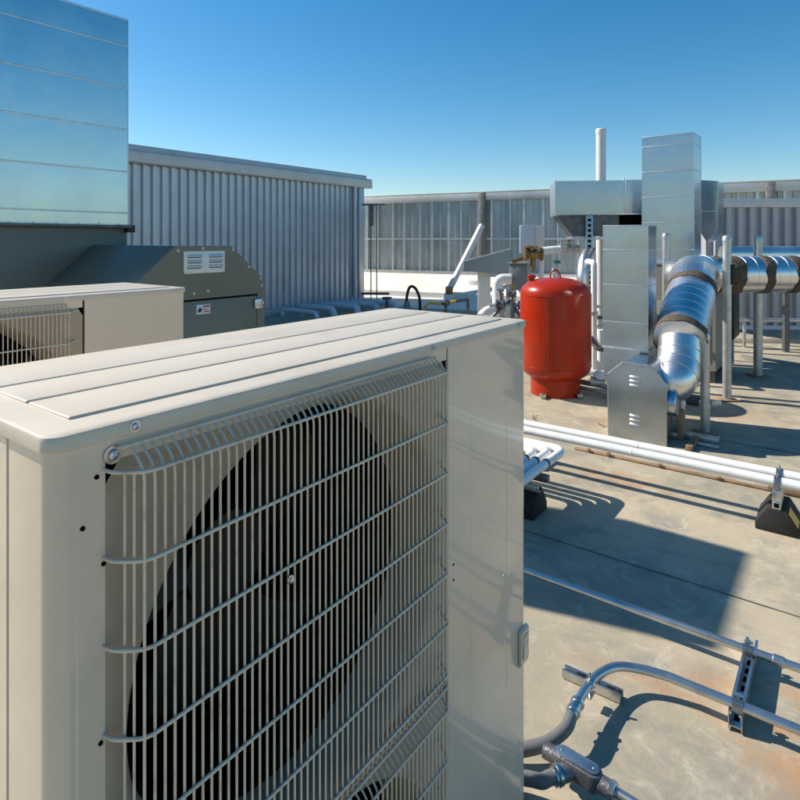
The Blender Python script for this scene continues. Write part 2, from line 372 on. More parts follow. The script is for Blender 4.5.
def condenser(loc):
    t = thing('condenser_unit', '', 'condenser', loc, RA, 'beige twin fan condenser units')
    rc = .02; zt = HT-.0165
    # wrap: front left strip, rounded corner, left end up to the seam
    bm = nb(); wall_strip(bm, [(.055, 0), (.028, 0), (.0262, .0015), (.0225, .0015)] + arc2(.021, .021, .0195, -90, -180) + [(.0015, .0955)], HB, zt+.006)
    link('corner_panel', bm, 'beige', t)
    bm = nb(); wall_strip(bm, [(.004, .0965), (.0005, .099), (.0005, D-.02)] + arc2(.02, D-.02, .0195, 180, 90) + [(W-.02, D-.0005)] + arc2(W-.02, D-.02, .0195, 90, 0) + [(W-.0005, .02)] + arc2(W-.02, .02, .0195, 0, -90, 4)[1:-1], HB, zt+.006)
    link('casing', bm, 'beige', t)
    # service panel with an embossed tall field
    bm = nb()
    wall_strip(bm, [(.7155, .012), (.7155, .001), (.717, -.0005), (W-.0205, -.0005), (W-.012, .002)], HB+.004, zt+.004)
    sp = link('service_panel', bm, 'beige', t)
    bm = nb()
    box(bm, (.795, -.0035, .80), (.985, .0, 1.30), .003)
    bm2 = nb()
    x0, x1, z0, z1 = .803, .962, .66, 1.285
    for a, b in (((x0, z0), (x0, z1)), ((x0, z1), (x1, z1)), ((x1, z1), (x1, z0-.02))):
        sweep(bm2, [(a[0], .0006, a[1]), (b[0], .0006, b[1])], .0016, 6)
    bm.free()
    link('embossed_edge', bm2, 'beige', sp)
    bm = nb()
    prism(bm, [(-.001, .652), (-.008, .658), (-.010, .735), (-.001, .742)], 'x', 1.022, 1.062, .002)
    box(bm, (1.030, -.0115, .67), (1.056, -.0095, .725), .0008)
    link('handle', bm, 'beige', sp)
    bm = nb(); box(bm, (.709, .006, HB+.01), (.7225, .02, zt)); link('seam_gap', bm, 'blackhole', t)
    bm = nb(); box(bm, (-.0005+.003, .0945, HB+.01), (.01, .1005, zt)); link('side_gap', bm, 'steel_dark', t)
    # plain strips between and under the fans
    bm = nb()
    bm.free()
    for za, zb in ((1.4216, zt+.004), (.7962, .7984), (HB, .2058)):
        bm = nb(); box(bm, (.055, -.0005, za), (.709, .012, zb)); link('front_band', bm, 'beige', t)
    shroud(t, 1.110, .3115); shroud(t, .501, .295)
    fan_guard(t, 1.413, .842); fan_guard(t, .805, .220)
    # lid
    bm = nb()
    o = .003; r = .018
    outl = arc2(W+o-r, D+o-r, r, 0, 90) + arc2(-o+r, D+o-r, r, 90, 180) + arc2(-o+r, -o+r, r, 180, 270) + arc2(W+o-r, -o+r, r, 270, 360)
    def ringv(k, z): 
        cx, cy = W/2, D/2
        return [bm.verts.new((cx+(x-cx)*(1-k/(W/2)), cy+(y-cy)*(1-k/(D/2)), z)) for x, y in outl]
    rg = [ringv(.0015, zt), ringv(0, zt+.001), ringv(0, HT-.004), ringv(.0012, HT-.0012), ringv(.004, HT)]
    for a, b in zip(rg, rg[1:]):
        for k in range(len(a)): bm.faces.new((a[k], a[(k+1) % len(a)], b[(k+1) % len(a)], b[k]))
    bm.faces.new(rg[-1]); bm.faces.new(rg[0][::-1])
    lid = link('lid', bm, 'beige_top', t)
    for y0, y1 in ((.047, .1475), (.1535, .2505), (.2565, D-.045)):
        bm = nb(); box(bm, (.040, y0, HT-.002), (W-.035, y1, HT+.0028), .0024, seg=3); link('raised_rib', bm, 'beige_top', lid)
    for x in (.085, .66, 1.02): screw(lid, (x, -.003, HT-.0085), (0, -1, 0), .0042)
    screw(lid, (-.003, .3, HT-.0085), (-1, 0, 0), .0042)
    screw(t, (.062, -.001, 1.4275), (0, -1, 0), .0065)
    screw(t, (.706, -.001, .93), (0, -1, 0), .005)
    for x, z in ((.046, 1.409), (.032, 1.362), (.053, 1.318), (.050, 1.136), (.735, .99), (.735, 1.02), (.052, .96)):
        bm = nb(); lathe(bm, [(.0024, 0), (.0024, .0012)], 10, orient((x, -.0002, z), (0, -1, 0)))
        link('screw_hole', bm, 'blackhole', t)
    bm = nb()
    for x in (.12, .86): box(bm, (x, -.03, 0), (x+.08, D+.03, HB-.012), .004)
    box(bm, (.004, .004, HB-.012), (W-.004, D-.004, HB+.004))
    link('base_feet', bm, 'steel_dark', t)
    return t
u1 = condenser(Vector((-.336, .57, 0)))
u1['label'] = 'beige condenser unit filling the foreground with a big wire fan guard and ribbed lid'
u2 = copy_tree(u1)
u2['label'] = 'beige condenser unit at the left edge in front of the dark green cabinet'
u2.location = Vector((-.759, 2.118, .022)) - D1*W
# rubber pads lift the rear unit
p = thing('mounting_pad', 'black mounting pad under the further beige condenser unit', 'pad', u2.location - Vector((0, 0, .022)), RA)
bm = nb(); box(bm, (.11, -.05, 0), (.21, D+.05, .0215), .003); box(bm, (.85, -.05, 0), (.95, D+.05, .0215), .003); link('pad_strip', bm, 'rubber', p)

# ------------------------------------------------------------ sheet metal ducts
def pillow(bm, x0, y0, z0, x1, y1, z1, k=.004):
    c = [bm.verts.new(p) for p in ((x0, y0, z0), (x1, y0, z0), (x1, y1, z0), (x0, y1, z0), (x0, y0, z1), (x1, y0, z1), (x1, y1, z1), (x0, y1, z1))]
    cx, cy, cz = (x0+x1)/2, (y0+y1)/2, (z0+z1)/2
    for q, ctr in (((0, 1, 5, 4), (cx, y0-k, cz)), ((1, 2, 6, 5), (x1+k, cy, cz)), ((2, 3, 7, 6), (cx, y1+k, cz)), ((3, 0, 4, 7), (x0-k, cy, cz))):
        m = bm.verts.new(ctr)
        for i in range(4): bm.faces.new((c[q[i]], c[q[(i+1) % 4]], m))
    bm.faces.new((c[0], c[3], c[2], c[1])); bm.faces.new((c[4], c[5], c[6], c[7]))
def duct(t, w, d, zs, m='galv', k=.0035, lip=.004):
    for z0, z1 in zip(zs, zs[1:]):
        bm = nb(); pillow(bm, 0, 0, z0+.001, w, d, z1-.001, k); link('duct_section', bm, m, t, sharp=12)
    for z in zs:
        bm = nb()
        box(bm, (-lip, -lip, z-.006), (w+lip, d+lip, z+.006), .001); link('seam', bm, 'galv_edge', t)
    for z in zs[1:-1]:
        for x in (.04, w-.04): screw(t, (x, -lip, z), (0, -1, 0), .004, False)
    bm = nb()
    for x, y in ((0, 0), (w, 0), (w, d), (0, d)): box(bm, (x-.0025, y-.0025, zs[0]), (x+.0025, y+.0025, zs[-1]+.003))
    link('corner_fold', bm, 'galv_edge', t)

# green rooftop cabinet with hood
G0 = Vector((-1.02, 4.5, 0))
gt = thing('rooftop_cabinet', 'dark green rooftop air handling cabinet with sloped hood and white louver plate', 'air handler', G0, RA)
# local x: along D1 (0 at right end, negative to the left), y: back
bm = nb()
prism(bm, [(0, .14), (0, 1.35), (-.30, 1.606), (-.752, 1.612), (-1.06, 1.35), (-1.06, .14)], 'y', 0.0, 1.088, .004)
hood = link('hood', bm, 'green', gt, sharp=20)
bm = nb(); box(bm, (-3.1, 1.09, .14), (-.477, 3.2, 1.745), .004); body = link('body', bm, 'green', gt)
bm = nb(); box(bm, (-3.14, 1.05, 1.745), (-.45, 3.24, 1.767), .003); link('top_flange', bm, 'steel_dark', gt)
bm = nb(); box(bm, (-2.95, 1.2, .0), (-.6, 3.0, .14)); box(bm, (-1.0, .1, 0), (-.06, 1.2, .14)); link('base_rail', bm, 'steel_dark', gt)
bm = nb(); box(bm, (-.95, -.012, .2), (-.085, 0.0, 1.238), .003); door = link('access_door', bm, 'green', hood)
bm = nb(); box(bm, (-.965, -.004, 1.240), (-.07, .001, 1.250)); box(bm, (-.083, -.004, .2), (-.076, .001, 1.25)); link('door_gap', bm, 'blackhole', hood)
bm = nb(); box(bm, (-.69, -.006, 1.425), (-.365, 0, 1.575), .002)
lp = link('louver_plate', bm, 'louver', hood)
for cx in (-.61, -.44):
    for k in range(3):
        bm = nb(); z = 1.465+k*.036
        prism(bm, [(-.006, z), (-.022, z-.002), (-.020, z+.003), (-.006, z+.018)], 'x', cx-.055, cx+.055, .0008)
        link('louver', bm, 'louver', lp)
        bm = nb(); box(bm, (cx-.052, -.0075, z-.008), (cx+.052, -.006, z-.001)); link('slot', bm, 'blackhole', lp)
for x, z in ((-.01-.03, 1.362), (-.15, 1.455), (-.29, 1.58), (-.54, 1.592), (-.73, 1.58), (-.03, 1.31), (-.5, 1.30), (-.61, 1.29)):
    screw(hood, (x, -.001, z), (0, -1, 0), .0065)
for x in (-.685, -.53, -.372):
    screw(lp, (x, -.006, 1.432), (0, -1, 0), .004, False)
bm = nb(); box(bm, (-.115, -.030, 1.145), (-.04, -.012, 1.215), .004); box(bm, (-.095, -.036, 1.165), (-.065, -.03, 1.195), .002); lathe(bm, [(.008, 0), (.008, .006)], 10, orient((-.03, -.012, 1.18), (0, -1, 0))); link('latch', bm, 'zinc', door)
bm = nb(); box(bm, (-.62, -.0145, 1.135), (-.47, -.012, 1.225), .0005); st = link('warning_sticker', bm, 'sticker', door)
bm = nb()
prism(bm, [(-.605, 1.155), (-.575, 1.155), (-.555, 1.19), (-.575, 1.187), (-.585, 1.20), (-.607, 1.175)], 'y', -.0165, -.0145); link('warning_pictogram', bm, 'stickblack', st)
bm = nb(); box(bm, (-.545, -.0165, 1.195), (-.48, -.0145, 1.217)); box(bm, (-.545, -.0165, 1.150), (-.48, -.0145, 1.162)); box(bm, (-.545, -.0165, 1.172), (-.50, -.0145, 1.180)); link('warning_band', bm, 'stickred', st)
for o_ in [st] :
    c_ = Vector((-.545, -.013, 1.18)); Mx = Matrix.Translation(c_) @ Matrix.Diagonal((.72, 1, .72, 1)) @ Matrix.Translation(-c_)
    for q_ in [st] + list(st.children): q_.data.transform(Mx)
# big duct above it
dl = G0 + (-N)*1.10 - D1*.477
dt = thing('large_rectangular_duct', 'tall blue-reflecting galvanised duct rising out of the green cabinet at upper left', 'duct', dl - D1*.92 + Vector((0, 0, 0)), RA)
duct(dt, .92+.012, .62, [1.769, 1.865, 2.195, 2.53, 2.865, 3.20, 3.41], 'galv_big', .0035, .003)
for i in range(6): screw(dt, (.08+i*.155, -.004, 1.775), (0, -1, 0), .005)
bm = nb(); box(bm, (.90, -.05, 1.71), (.965, -.002, 1.768), .003); link('corner_bracket', bm, 'black', dt)

# ------------------------------------------------------------ metal building
B0 = Vector((-.97, 15.6, 0))
bt = thing('metal_building', 'low blue-grey corrugated metal building with a pale eave behind the green cabinet', 'building', B0, RA)
def corrugated(x0, x1, z0, z1, pitch, depth, y=0.0, dirx=1):
    bm = nb(); xs = []; x = x0
    while x < x1-1e-6:
        for f, dd in ((0, 0), (.40, 0), (.50, -depth), (.88, -depth), (.98, 0)): 
            xx = x+f*pitch
            if xx <= x1: xs.append((xx, y+dd))
        x += pitch
    xs.append((x1, y))
    wall_strip(bm, xs, z0, z1); return bm
L_ = 15.0
link('corrugated_wall', corrugated(-L_, -.28, .12, 3.0, .187, .05), 'corr', bt, sharp=20)
bm = nb(); box(bm, (-L_, .02, 0), (-.001, 1.3, 3.0)); link('core', bm, 'corr2', bt)
bm = nb(); box(bm, (-.20, -.045, 0), (0.002, .019, 3.0), .006); link('corner_trim', bm, 'corr', bt)
bm = nb(); sweep(bm, [(-.43, -.10, .18), (-.43, -.10, 3.0)], .055, 14); link('downspout', bm, 'corr', bt)
bm = nb(); prism(bm, [(-.16, 3.02), (-.16, 3.20), (-.13, 3.24), (-.02, 3.24), (-.02, 3.0), (-.14, 3.0)], 'x', -L_, .20, .004); link('gutter', bm, 'fascia', bt)
bm = nb(); prism(bm, [(-.05, 3.242), (-.03, 3.34), (1.4, 3.34), (1.4, 3.02), (-.01, 3.02), (-.01, 3.242)], 'x', -L_, .10, .004); link('roof_edge', bm, 'fascia', bt)
for x in (-11.8, -8.7, -5.6, -2.5):
    bm = nb(); prism(bm, [(-.164, 3.018), (-.164, 3.202), (-.132, 3.2445), (-.12, 3.2445), (-.12, 3.018)], 'x', x, x+.05); link('gutter_strap', bm, 'fascia', bt)
bm = nb(); box(bm, (-L_, -.06, 0), (.02, .018, .119), .006); link('base_curb', bm, 'fascia', bt)

# pipe run at the foot of that wall
def wall_pipe(s, length, r, zz, lab):
    p0 = B0 - D1*s
    t = thing('insulated_pipe', lab, 'pipe', p0, RA, 'pale insulated pipes at the foot of the corrugated wall')
    bm = nb(); sweep(bm, fillet([(0, -.2, 0), (0, -.2, zz), (0, -.2-length, zz), (0, -.2-length-.05, .0)], r*1.6, 6), r, 16); link('pipe', bm, 'bluepipe', t)
    bm = nb(); box(bm, (-.03, -.2-length*.6, 0), (.03, -.14-length*.6, zz-r-.002), .004); link('support', bm, 'pipe_galv', t)
    bm = nb(); ringat(bm, Vector((0, -.2-length*.35, zz)), Vector((0, 1, 0)), r+.004, .03, 16); link('joint_ring', bm, 'bluepipe', t)
wall_pipe(2.95, 1.0, .05, .13, 'slim pale pipe nearest the green cabinet at the foot of the corrugated wall')
wall_pipe(2.38, .95, .07, .15, 'thick pale pipe second from the green cabinet along the corrugated wall')
wall_pipe(1.76, 1.1, .075, .15, 'thick pale pipe in the middle of the row along the corrugated wall')
wall_pipe(1.2, 1.2, .07, .14, 'pale pipe second from the downspout along the corrugated wall')
wall_pipe(.62, 1.3, .065, .13, 'pale pipe nearest the downspout end of the corrugated wall')
# tall stand pipe
sp0 = at(371, 307, 0)
t = thing('rod_stand', 'thin dark rod stand with a crossbar beside the end of the corrugated wall', 'stand', sp0, 0)
bm = nb()
for dx in (0, .14): sweep(bm, [(dx, 0, 0), (dx, 0, 2.55)], .014, 8)
link('rod', bm, 'steel_dark', t)
bm = nb(); box(bm, (-.22, -.02, 2.5), (.34, .03, 2.545), .004); box(bm, (-.04, -.03, 2.0), (.06, .03, 2.5), .01); box(bm, (-.24, -.04, .30), (.45, .04, .36), .006); link('crossbar', bm, 'steel_dark', t)
t = thing('pipe_stub', 'short dark vent stub with a flat cap on the deck beyond the near unit lid', 'vent', at(387, 313), 0)
bm = nb(); lathe(bm, [(.04, 0), (.04, .30), (.11, .31), (.11, .36), (.02, .37)], 14); link('stub', bm, 'steel_dark', t)

# ------------------------------------------------------------ curb and fence
fa = math.atan2(-.457, .89)
F0 = Vector((-1.11, 17.5, 0)) - Vector((.89, -.457, 0))*5
fl = 24.0
t = thing('parapet_curb', 'white membrane covered stepped curb along the foot of the zinc fence', 'curb', F0, fa)
bm = nb(); prism(bm, [(0.0, 0), (0.0, .72), (-.25, .66), (-1.05, .30), (-1.07, .17), (-1.09, .15), (-1.95, .03), (-1.97, 0)], 'x', 0, 10.3); link('curb_cover', bm, 'membrane', t, smooth=False)
bm = nb(); box(bm, (10.3, -.35, 0), (fl, 0, .72), .02); link('curb_wall', bm, 'membrane', t)
ft = thing('screen_fence', 'long weathered zinc screen fence closing the far edge of the roof', 'fence', F0 + Vector((.457, .89, 0))*.05, fa)
bm = nb()
xs = []; x = 0
while x < fl:
    for f, dd in ((0, 0), (.3, .0), (.36, .03), (.64, .03), (.7, 0)): xs.append((x+f*.43, .05+dd))
    x += .43
wall_strip(bm, xs, .72, 2.72); link('sheet', bm, 'fence', ft, sharp=20)
k = 0; x = .35
while x < fl:
    bm = nb(); wv = .026 if k % 3 else .016
    box(bm, (x-wv, -.03, .74), (x+wv, .045, 2.70)); link('stud', bm, 'fence_frame', ft); x += .50 - .14*(k % 2); k += 1
bm = nb(); box(bm, (0, -.035, 1.66), (fl, -.031+.02, 1.70)); link('mid_rail', bm, 'fence_frame', ft)
bm = nb(); box(bm, (0, -.06, 2.70), (fl, .12, 2.90), .004); box(bm, (0, -.09, 2.902), (fl, .14, 2.93), .004); link('cap_band', bm, 'fence_band', ft)
bm = nb(); box(bm, (0, -.07, .725), (fl, -.036, .80)); link('bottom_rail', bm, 'fence_band', ft)
for x in (2.2, 8.72, 15.2, 20.5):
    bm = nb(); box(bm, (x-.085, -.20, .30), (x+.085, -.062, 2.9), .006); link('fence_post', bm, 'fence_post', ft)
# base of post and leaning brace
t = thing('fence_footing', 'white membrane boot around the foot of the dark fence post', 'footing', F0, fa)
bm = nb(); box(bm, (8.52, -.62, .1), (8.92, -.21, .62), .03); link('boot', bm, 'membrane', t)
bt0 = atY(450, 291, 15.0); bt0.z = .0
t = thing('diagonal_brace', 'white diagonal brace leaning from a stub on the curb up to the dark fence post', 'brace', (0, 0, 0))
a = atY(449, 290, 15.0); b = atY(482, 225, 15.45)
bm = nb(); mt = orient(a, b-a); box(bm, (-.06, -.06, 0), (.06, .06, (b-a).length), .006, mt); link('strut', bm, 'whitefascia', t)
bm = nb(); lathe(bm, [(.16, 0), (.16, a.z-.25), (.13, a.z-.2), (.13, a.z-.1)], 14, Matrix.Translation((a.x, a.y, 0))); link('boot', bm, 'membrane', t)
bm = nb(); box(bm, (a.x-.09, a.y-.09, a.z-.1), (a.x+.09, a.y+.09, a.z+.08), .01); link('bracket', bm, 'brass', t)

# right-hand corrugated screen
t = thing('corrugated_screen_wall', 'grey ribbed metal wall with a white fascia at the right behind the round duct', 'wall', (5.15, 10.0, 0), R(-1.5))
link('ribbed_sheet', corrugated(0, 9, .17, 2.19, .19, .07), 'corr2', t, sharp=20)
bm = nb(); box(bm, (-.02, -.09, 2.192), (9, .2, 2.335), .004); link('fascia', bm, 'whitefascia', t)
bm = nb(); box(bm, (-.02, -.095, .165), (9, -.075, .235)); link('base_flashing', bm, 'bluepipe', t)
bm = nb(); box(bm, (0, .055, .0), (9, .5, 2.19)); link('backing', bm, 'corr2', t)
bm = nb(); prism(bm, [(0.05, 0), (-.45, 0), (-.40, .07), (-.08, .165), (.05, .165)], 'x', 0, 9, .01); link('base_curb', bm, 'concrete', t)
t = thing('pipe_rail', 'low pale grey pipe rail running in front of the ribbed wall', 'rail', (4.9, 9.2, 0), R(-1.5))
bm = nb(); sweep(bm, [(0, 0, .42), (5, 0, .42)], .03, 10); link('rail_tube', bm, 'pipe_galv', t)
for x in (.4, 2.2, 4.2):
    bm = nb(); sweep(bm, [(x, 0, 0), (x, 0, .39)], .024, 8); link('rail_leg', bm, 'pipe_galv', t)
bm = nb(); sweep(bm, [(0, -.02, 1.3), (5, -.02, 1.3)], .022, 10); t2 = thing('frame_rail', 'dark blue-grey steel frame rail above the round duct in front of the ribbed wall', 'frame', (5.0, 9.3, 0), R(-1.5))
bm.free()
bm = nb(); box(bm, (0, 0, 1.46), (1.05, .07, 1.55), .004); box(bm, (1.5, 0, 1.46), (4.8, .07, 1.55), .004); link('beam', bm, 'steel_dark', t2)
for x in (.03, 1.0, 1.52, 3.2):
    bm = nb(); box(bm, (x, .005, 0), (x+.06, .065, 1.459)); link('upright', bm, 'steel_dark', t2)
t = thing('round_duct_section', 'short pale round duct lying on the steel frame behind the long round duct', 'duct', (4.9, 8.8, 1.43), R(-1.5))
bm = nb(); sweep(bm, [(-.15, 0, 0), (.95, 0, 0)], .13, 24); link('tube', bm, 'spiral', t)
bm = nb(); box(bm, (-.1, -.1, -.16), (0, .4, -.11)); box(bm, (.75, -.1, -.16), (.85, .4, -.11)); link('bracket', bm, 'pipe_galv', t)
bm = nb(); box(bm, (-.09, .0, -1.43), (-.02, .07, -.165)); box(bm, (.76, 0, -1.43), (.83, .07, -.165)); link('leg', bm, 'steel_dark', t)
t = thing('conduit_run', 'thin conduit crossing the shaded deck at far right', 'conduit', (0, 0, 0))
bm = nb(); sweep(bm, [at(741, 356, .04), at(830, 368, .04)], .018, 8); link('tube', bm, 'emt', t)

# ------------------------------------------------------------ middle ducts (local x = N direction, y = D1)
def blk(u, Y, w):     # left-front corner for a front face whose right end is seen at u,Y
    return Vector(((u-400)/F*Y, Y, 0)) - N*w
t = thing('tall_duct', 'tallest galvanised duct standing behind the shorter one at right', 'duct', blk(694, 7.0, .583), RB)
duct(t, .583, .42, [1.415, 1.54, 1.86, 2.17, 2.48, 2.79, 2.91])
# cabinet carrying it
t = thing('ventilation_cabinet', 'olive beige ventilation cabinet on rails under the tallest duct', 'cabinet', blk(694, 7.0, .583), RB)
bm = nb(); prism(bm, [(-.02, .14), (-.02, 1.35), (.35, 1.35), (.82, .95), (.82, .14)], 'y', -.03, .95, .005); b_ = link('body', bm, 'cabinet', t, sharp=20)
bm = nb(); box(bm, (-.03, -.04, 1.353), (.62, .46, 1.403), .003); link('top_collar', bm, 'galv_edge', t)
bm = nb(); box(bm, (0, 0, 0), (.8, .08, .137)); box(bm, (0, .8, 0), (.8, .88, .137)); link('base_rail', bm, 'steel_dark', t)
bm = nb(); box(bm, (.06, -.042, .25), (.74, -.031, .92), .004); link('access_panel', bm, 'cabinet', b_)
t = thing('dark_cabinet', 'narrow black equipment cabinet between the two tall steel posts', 'cabinet', Vector((4.33, 7.8, 0)), RB)
bm = nb(); box(bm, (-.13, 0, .35), (.03, .5, 1.1), .01); link('body', bm, 'black', t)
bm = nb(); box(bm, (-.11, .05, 0), (-.07, .09, .349)); box(bm, (-.02, .05, 0), (.02, .09, .349)); box(bm, (-.11, .4, 0), (-.07, .44, .349)); link('leg', bm, 'pipe_galv', t)
# side plenum on its right
t = thing('hanging_duct', 'galvanised duct elbow with a slanted lower lip beside the tallest duct', 'duct', blk(718, 7.7, .30), RB)
bm = nb(); prism(bm, [(-.02, 2.45), (.30, 2.41), (.30, 1.78), (.17, 1.62), (-.02, 1.95)], 'y', 0, .45, .003); link('duct_section', bm, 'galv', t, sharp=15)
bm = nb(); box(bm, (-.025, -.004, 2.02), (.304, .454, 2.03)); link('seam', bm, 'galv_edge', t)
# b: shorter duct in front
t = thing('short_vertical_duct', 'shorter galvanised duct rising behind the louvered metal box', 'duct', blk(648, 5.3, .396), RB)
duct(t, .396, .288, [.67, .90, 1.24, 1.56, 1.78])
bm = nb(); box(bm, (-.014, -.014, .655), (.41, .302, .664), .001); link('flange', bm, 'galv_edge', t)
bm = nb(); prism(bm, [(.002, .654), (.394, .654), (.394, .0), (.04, .0), (.04, .30), (.002, .38)], 'y', .002, .286, .003); link('transition', bm, 'galv', t, sharp=15)
# c: louvered box
t = thing('louvered_metal_box', 'galvanised box with chamfered top and small louvers beside the red tank', 'duct box', blk(667, 4.76, .467), RB)
bm = nb(); prism(bm, [(0, .0), (.467, .0), (.467, .49), (.345, .635), (.125, .635), (0, .52)], 'y', 0, .43, .003); cb = link('body', bm, 'galv', t, sharp=15)
bm = nb()
for q0, q1 in (((0, .52), (.125, .635)), ((.125, .635), (.345, .635)), ((.345, .635), (.467, .49))):
    a = Vector((q0[0], -.004, q0[1])); b = Vector((q1[0], -.004, q1[1])); sweep(bm, [a, b], .005, 6)
link('edge_fold', bm, 'galv_edge', cb)
for z in (.52, .485, .45, .20, .165, .13):
    bm = nb(); prism(bm, [(0, z-.002), (-.008, z-.002), (-.007, z+.002), (0, z+.014)], 'x', .18, .26, .001); link('louver', bm, 'pipe_galv', cb)
for x, z in ((.01, .51), (.06, .56), (.13, .62), (.34, .62), (.40, .555), (.455, .48), (.455, .25)):
    screw(cb, (x, -.001, z), (0, -1, 0), .005, False)
screw(cb, (.468, .06, .45), (1, 0, 0), .005, False); screw(cb, (.468, .05, .30), (1, 0, 0), .005, False)
bm = nb(); lathe(bm, [(.105, 0), (.105, .05), (.098, .055), (.02, .058)], 28, orient((.468, .125, .33), (1, 0, 0))); link('round_cap', bm, 'galv', t)
bm = nb(); box(bm, (.49, .23, .0), (.54, .28, .25), .003); box(bm, (.60, .0, 0), (.65, .35, .04), .003); link('foot_bracket', bm, 'rust', t)
# d: plenum
pd = blk(641, 7.45, .62)
W2 = 1.12
t = thing('wide_plenum_duct', 'wide galvanised plenum box joined to the left side of the tallest duct', 'duct', blk(641, 7.5, W2), R(-8))
t.location = atY(556, 240, 7.75); t.location.z = 0
wd = (641-556)/F*7.7
bm = nb(); pillow(bm, 0, 0, 1.985, wd*.78, .6, 2.415, .012); link('duct_section', bm, 'galv', t, sharp=10)
bm = nb(); pillow(bm, wd*.78+.002, .01, 1.985, wd+.03, .59, 2.42, .015); link('duct_section', bm, 'galv', t, sharp=10)
bm = nb(); box(bm, (wd*.78-.006, -.006, 1.975), (wd*.78+.01, .606, 2.45), .001); box(bm, (-.01, -.008, 1.972), (wd+.03, .605, 1.985), .001); box(bm, (-.012, -.008, 1.99), (.0, .605, 2.425)); link('seam', bm, 'galv_edge', t)
bm = nb(); prism(bm, [(.02, 1.971), (.80, 1.971), (.80, 1.70), (.22, 1.70)], 'y', .06, .55, .003); hd = link('hood', bm, 'steel_dark', t, sharp=15)
bm = nb(); box(bm, (.20, .03, 1.655), (.60, .5, 1.69), .003); link('hood_lip', bm, 'galv_edge', t)
bm = nb(); box(bm, (.78, .07, 1.70), (wd, .57, 1.968)); link('dark_vent', bm, 'blackhole', t)
bm = nb(); box(bm, (.37, -.03, .0), (.46, .03, 1.968), .004)
sc_ = link('strut', bm, 'pipe_galv', t)
bm = nb()
for i in range(28): box(bm, (.395, -.033, .08+i*.067), (.435, -.03, .112+i*.067))
link('strut_slots', bm, 'blackhole', sc_)
bm = nb(); box(bm, (.9, .1, 0), (.97, .17, 1.70)); link('leg', bm, 'pipe_galv', t)
# white flue
p = atY(601, 240, 8.5)
t = thing('flue_pipe', 'tall white flue pipe rising above the wide plenum duct', 'flue', (p.x, p.y, 0))
bm = nb(); lathe(bm, [(.068, 0), (.068, 3.16), (.074, 3.165), (.074, 3.22), (.06, 3.235), (.02, 3.24)], 24); link('pipe', bm, 'whitepaint', t)
p = atY(594, 240, 7.2)
t = thing('riser_pipe', 'thin white riser pipe left of the shorter galvanised duct', 'pipe', (p.x, p.y, 0))
bm = nb(); sweep(bm, fillet([(0, 0, 0), (0, 0, 1.38), (0, .25, 1.38)], .06), .036, 14); link('pipe', bm, 'white', t)
bm = nb(); lathe(bm, [(.046, 0), (.046, .04)], 16, Matrix.Translation((0, 0, .75))); link('collar', bm, 'pipe_galv', t)
# silver elbow seen over the tank
t = thing('silver_elbow', 'small shiny round duct elbow just behind the right shoulder of the red tank', 'duct', (0, 0, 0))
bm = nb(); sweep(bm, catmull([atY(590, 250, 7.75), atY(585, 260, 7.6), atY(583, 275, 7.5), atY(583, 292, 7.5)], 6), .075, 20)
sweep(bm, [atY(583, 291, 7.5), Vector((atY(583, 291, 7.5).x, 7.5, 0))], .05, 12)
link('elbow', bm, 'spiral', t)

# ------------------------------------------------------------ spiral duct
t = thing('spiral_duct', 'shiny round spiral duct with brown sealed joints bending from the metal box to the right', 'duct', (0, 0, 0))
Cb = blk(667, 4.76, .467)
side = Cb + N*.467 + D1*.27 + Vector((0, 0, .46))
lower = catmull([side - N*.09, side + N*.0 + Vector((0, 0, .03)), Vector((2.375, 5.09, .60)), Vector((2.43, 5.19, .775))], 8)
Rl = .17
Rd = .196; Rs = .216
E0 = Vector((2.43, 5.19, .775)); E1 = Vector((2.80, 5.74, 1.15))
G1 = Vector((3.22, 6.38, 1.275)); G2 = Vector((3.42, 6.42, 1.275)); G3 = Vector((5.2, 6.5, 1.29))
bm = nb(); sweep(bm, lower, Rl, 36); link('elbow', bm, 'spiral', t, sharp=40)
bm = nb(); sweep(bm, [E0, E1], Rs, 36); link('straight_section', bm, 'spiral', t)
up = catmull([E1, Vector((2.93, 6.0, 1.262)), Vector((3.12, 6.3, 1.29)), Vector((3.34, 6.43, 1.28)), G2], 5)
bm = nb(); upr = [Rs+(Rd-Rs)*min(1, i/(len(up)*.6)) for i in range(len(up))]; sweep(bm, up, upr, 36); link('elbow', bm, 'spiral', t, sharp=8)
bm = nb(); sweep(bm, [G2, G3], Rd, 36); link('straight_section', bm, 'spiral', t)
def seamring(nm, m, *a):
    bm = nb(); ringat(bm, *a); link(nm, bm, m, t)
for i in range(1, 7): seamring('spiral_seam', 'spiral', E0.lerp(E1, i/7), E1-E0, Rs+.0025, .008)
for i in range(1, 16): seamring('spiral_seam', 'spiral', G2.lerp(G3, i/16), G3-G2, Rd+.0025, .007)
for i in (5, 10, 15, 20): seamring('gore_seam', 'galv_edge', lower[i], lower[i+1]-lower[i-1], Rl+.005, .010)
for i in (4, 8, 12, 16): seamring('gore_seam', 'galv_edge', up[i], up[i+1]-up[i-1], upr[i]+.004, .008)
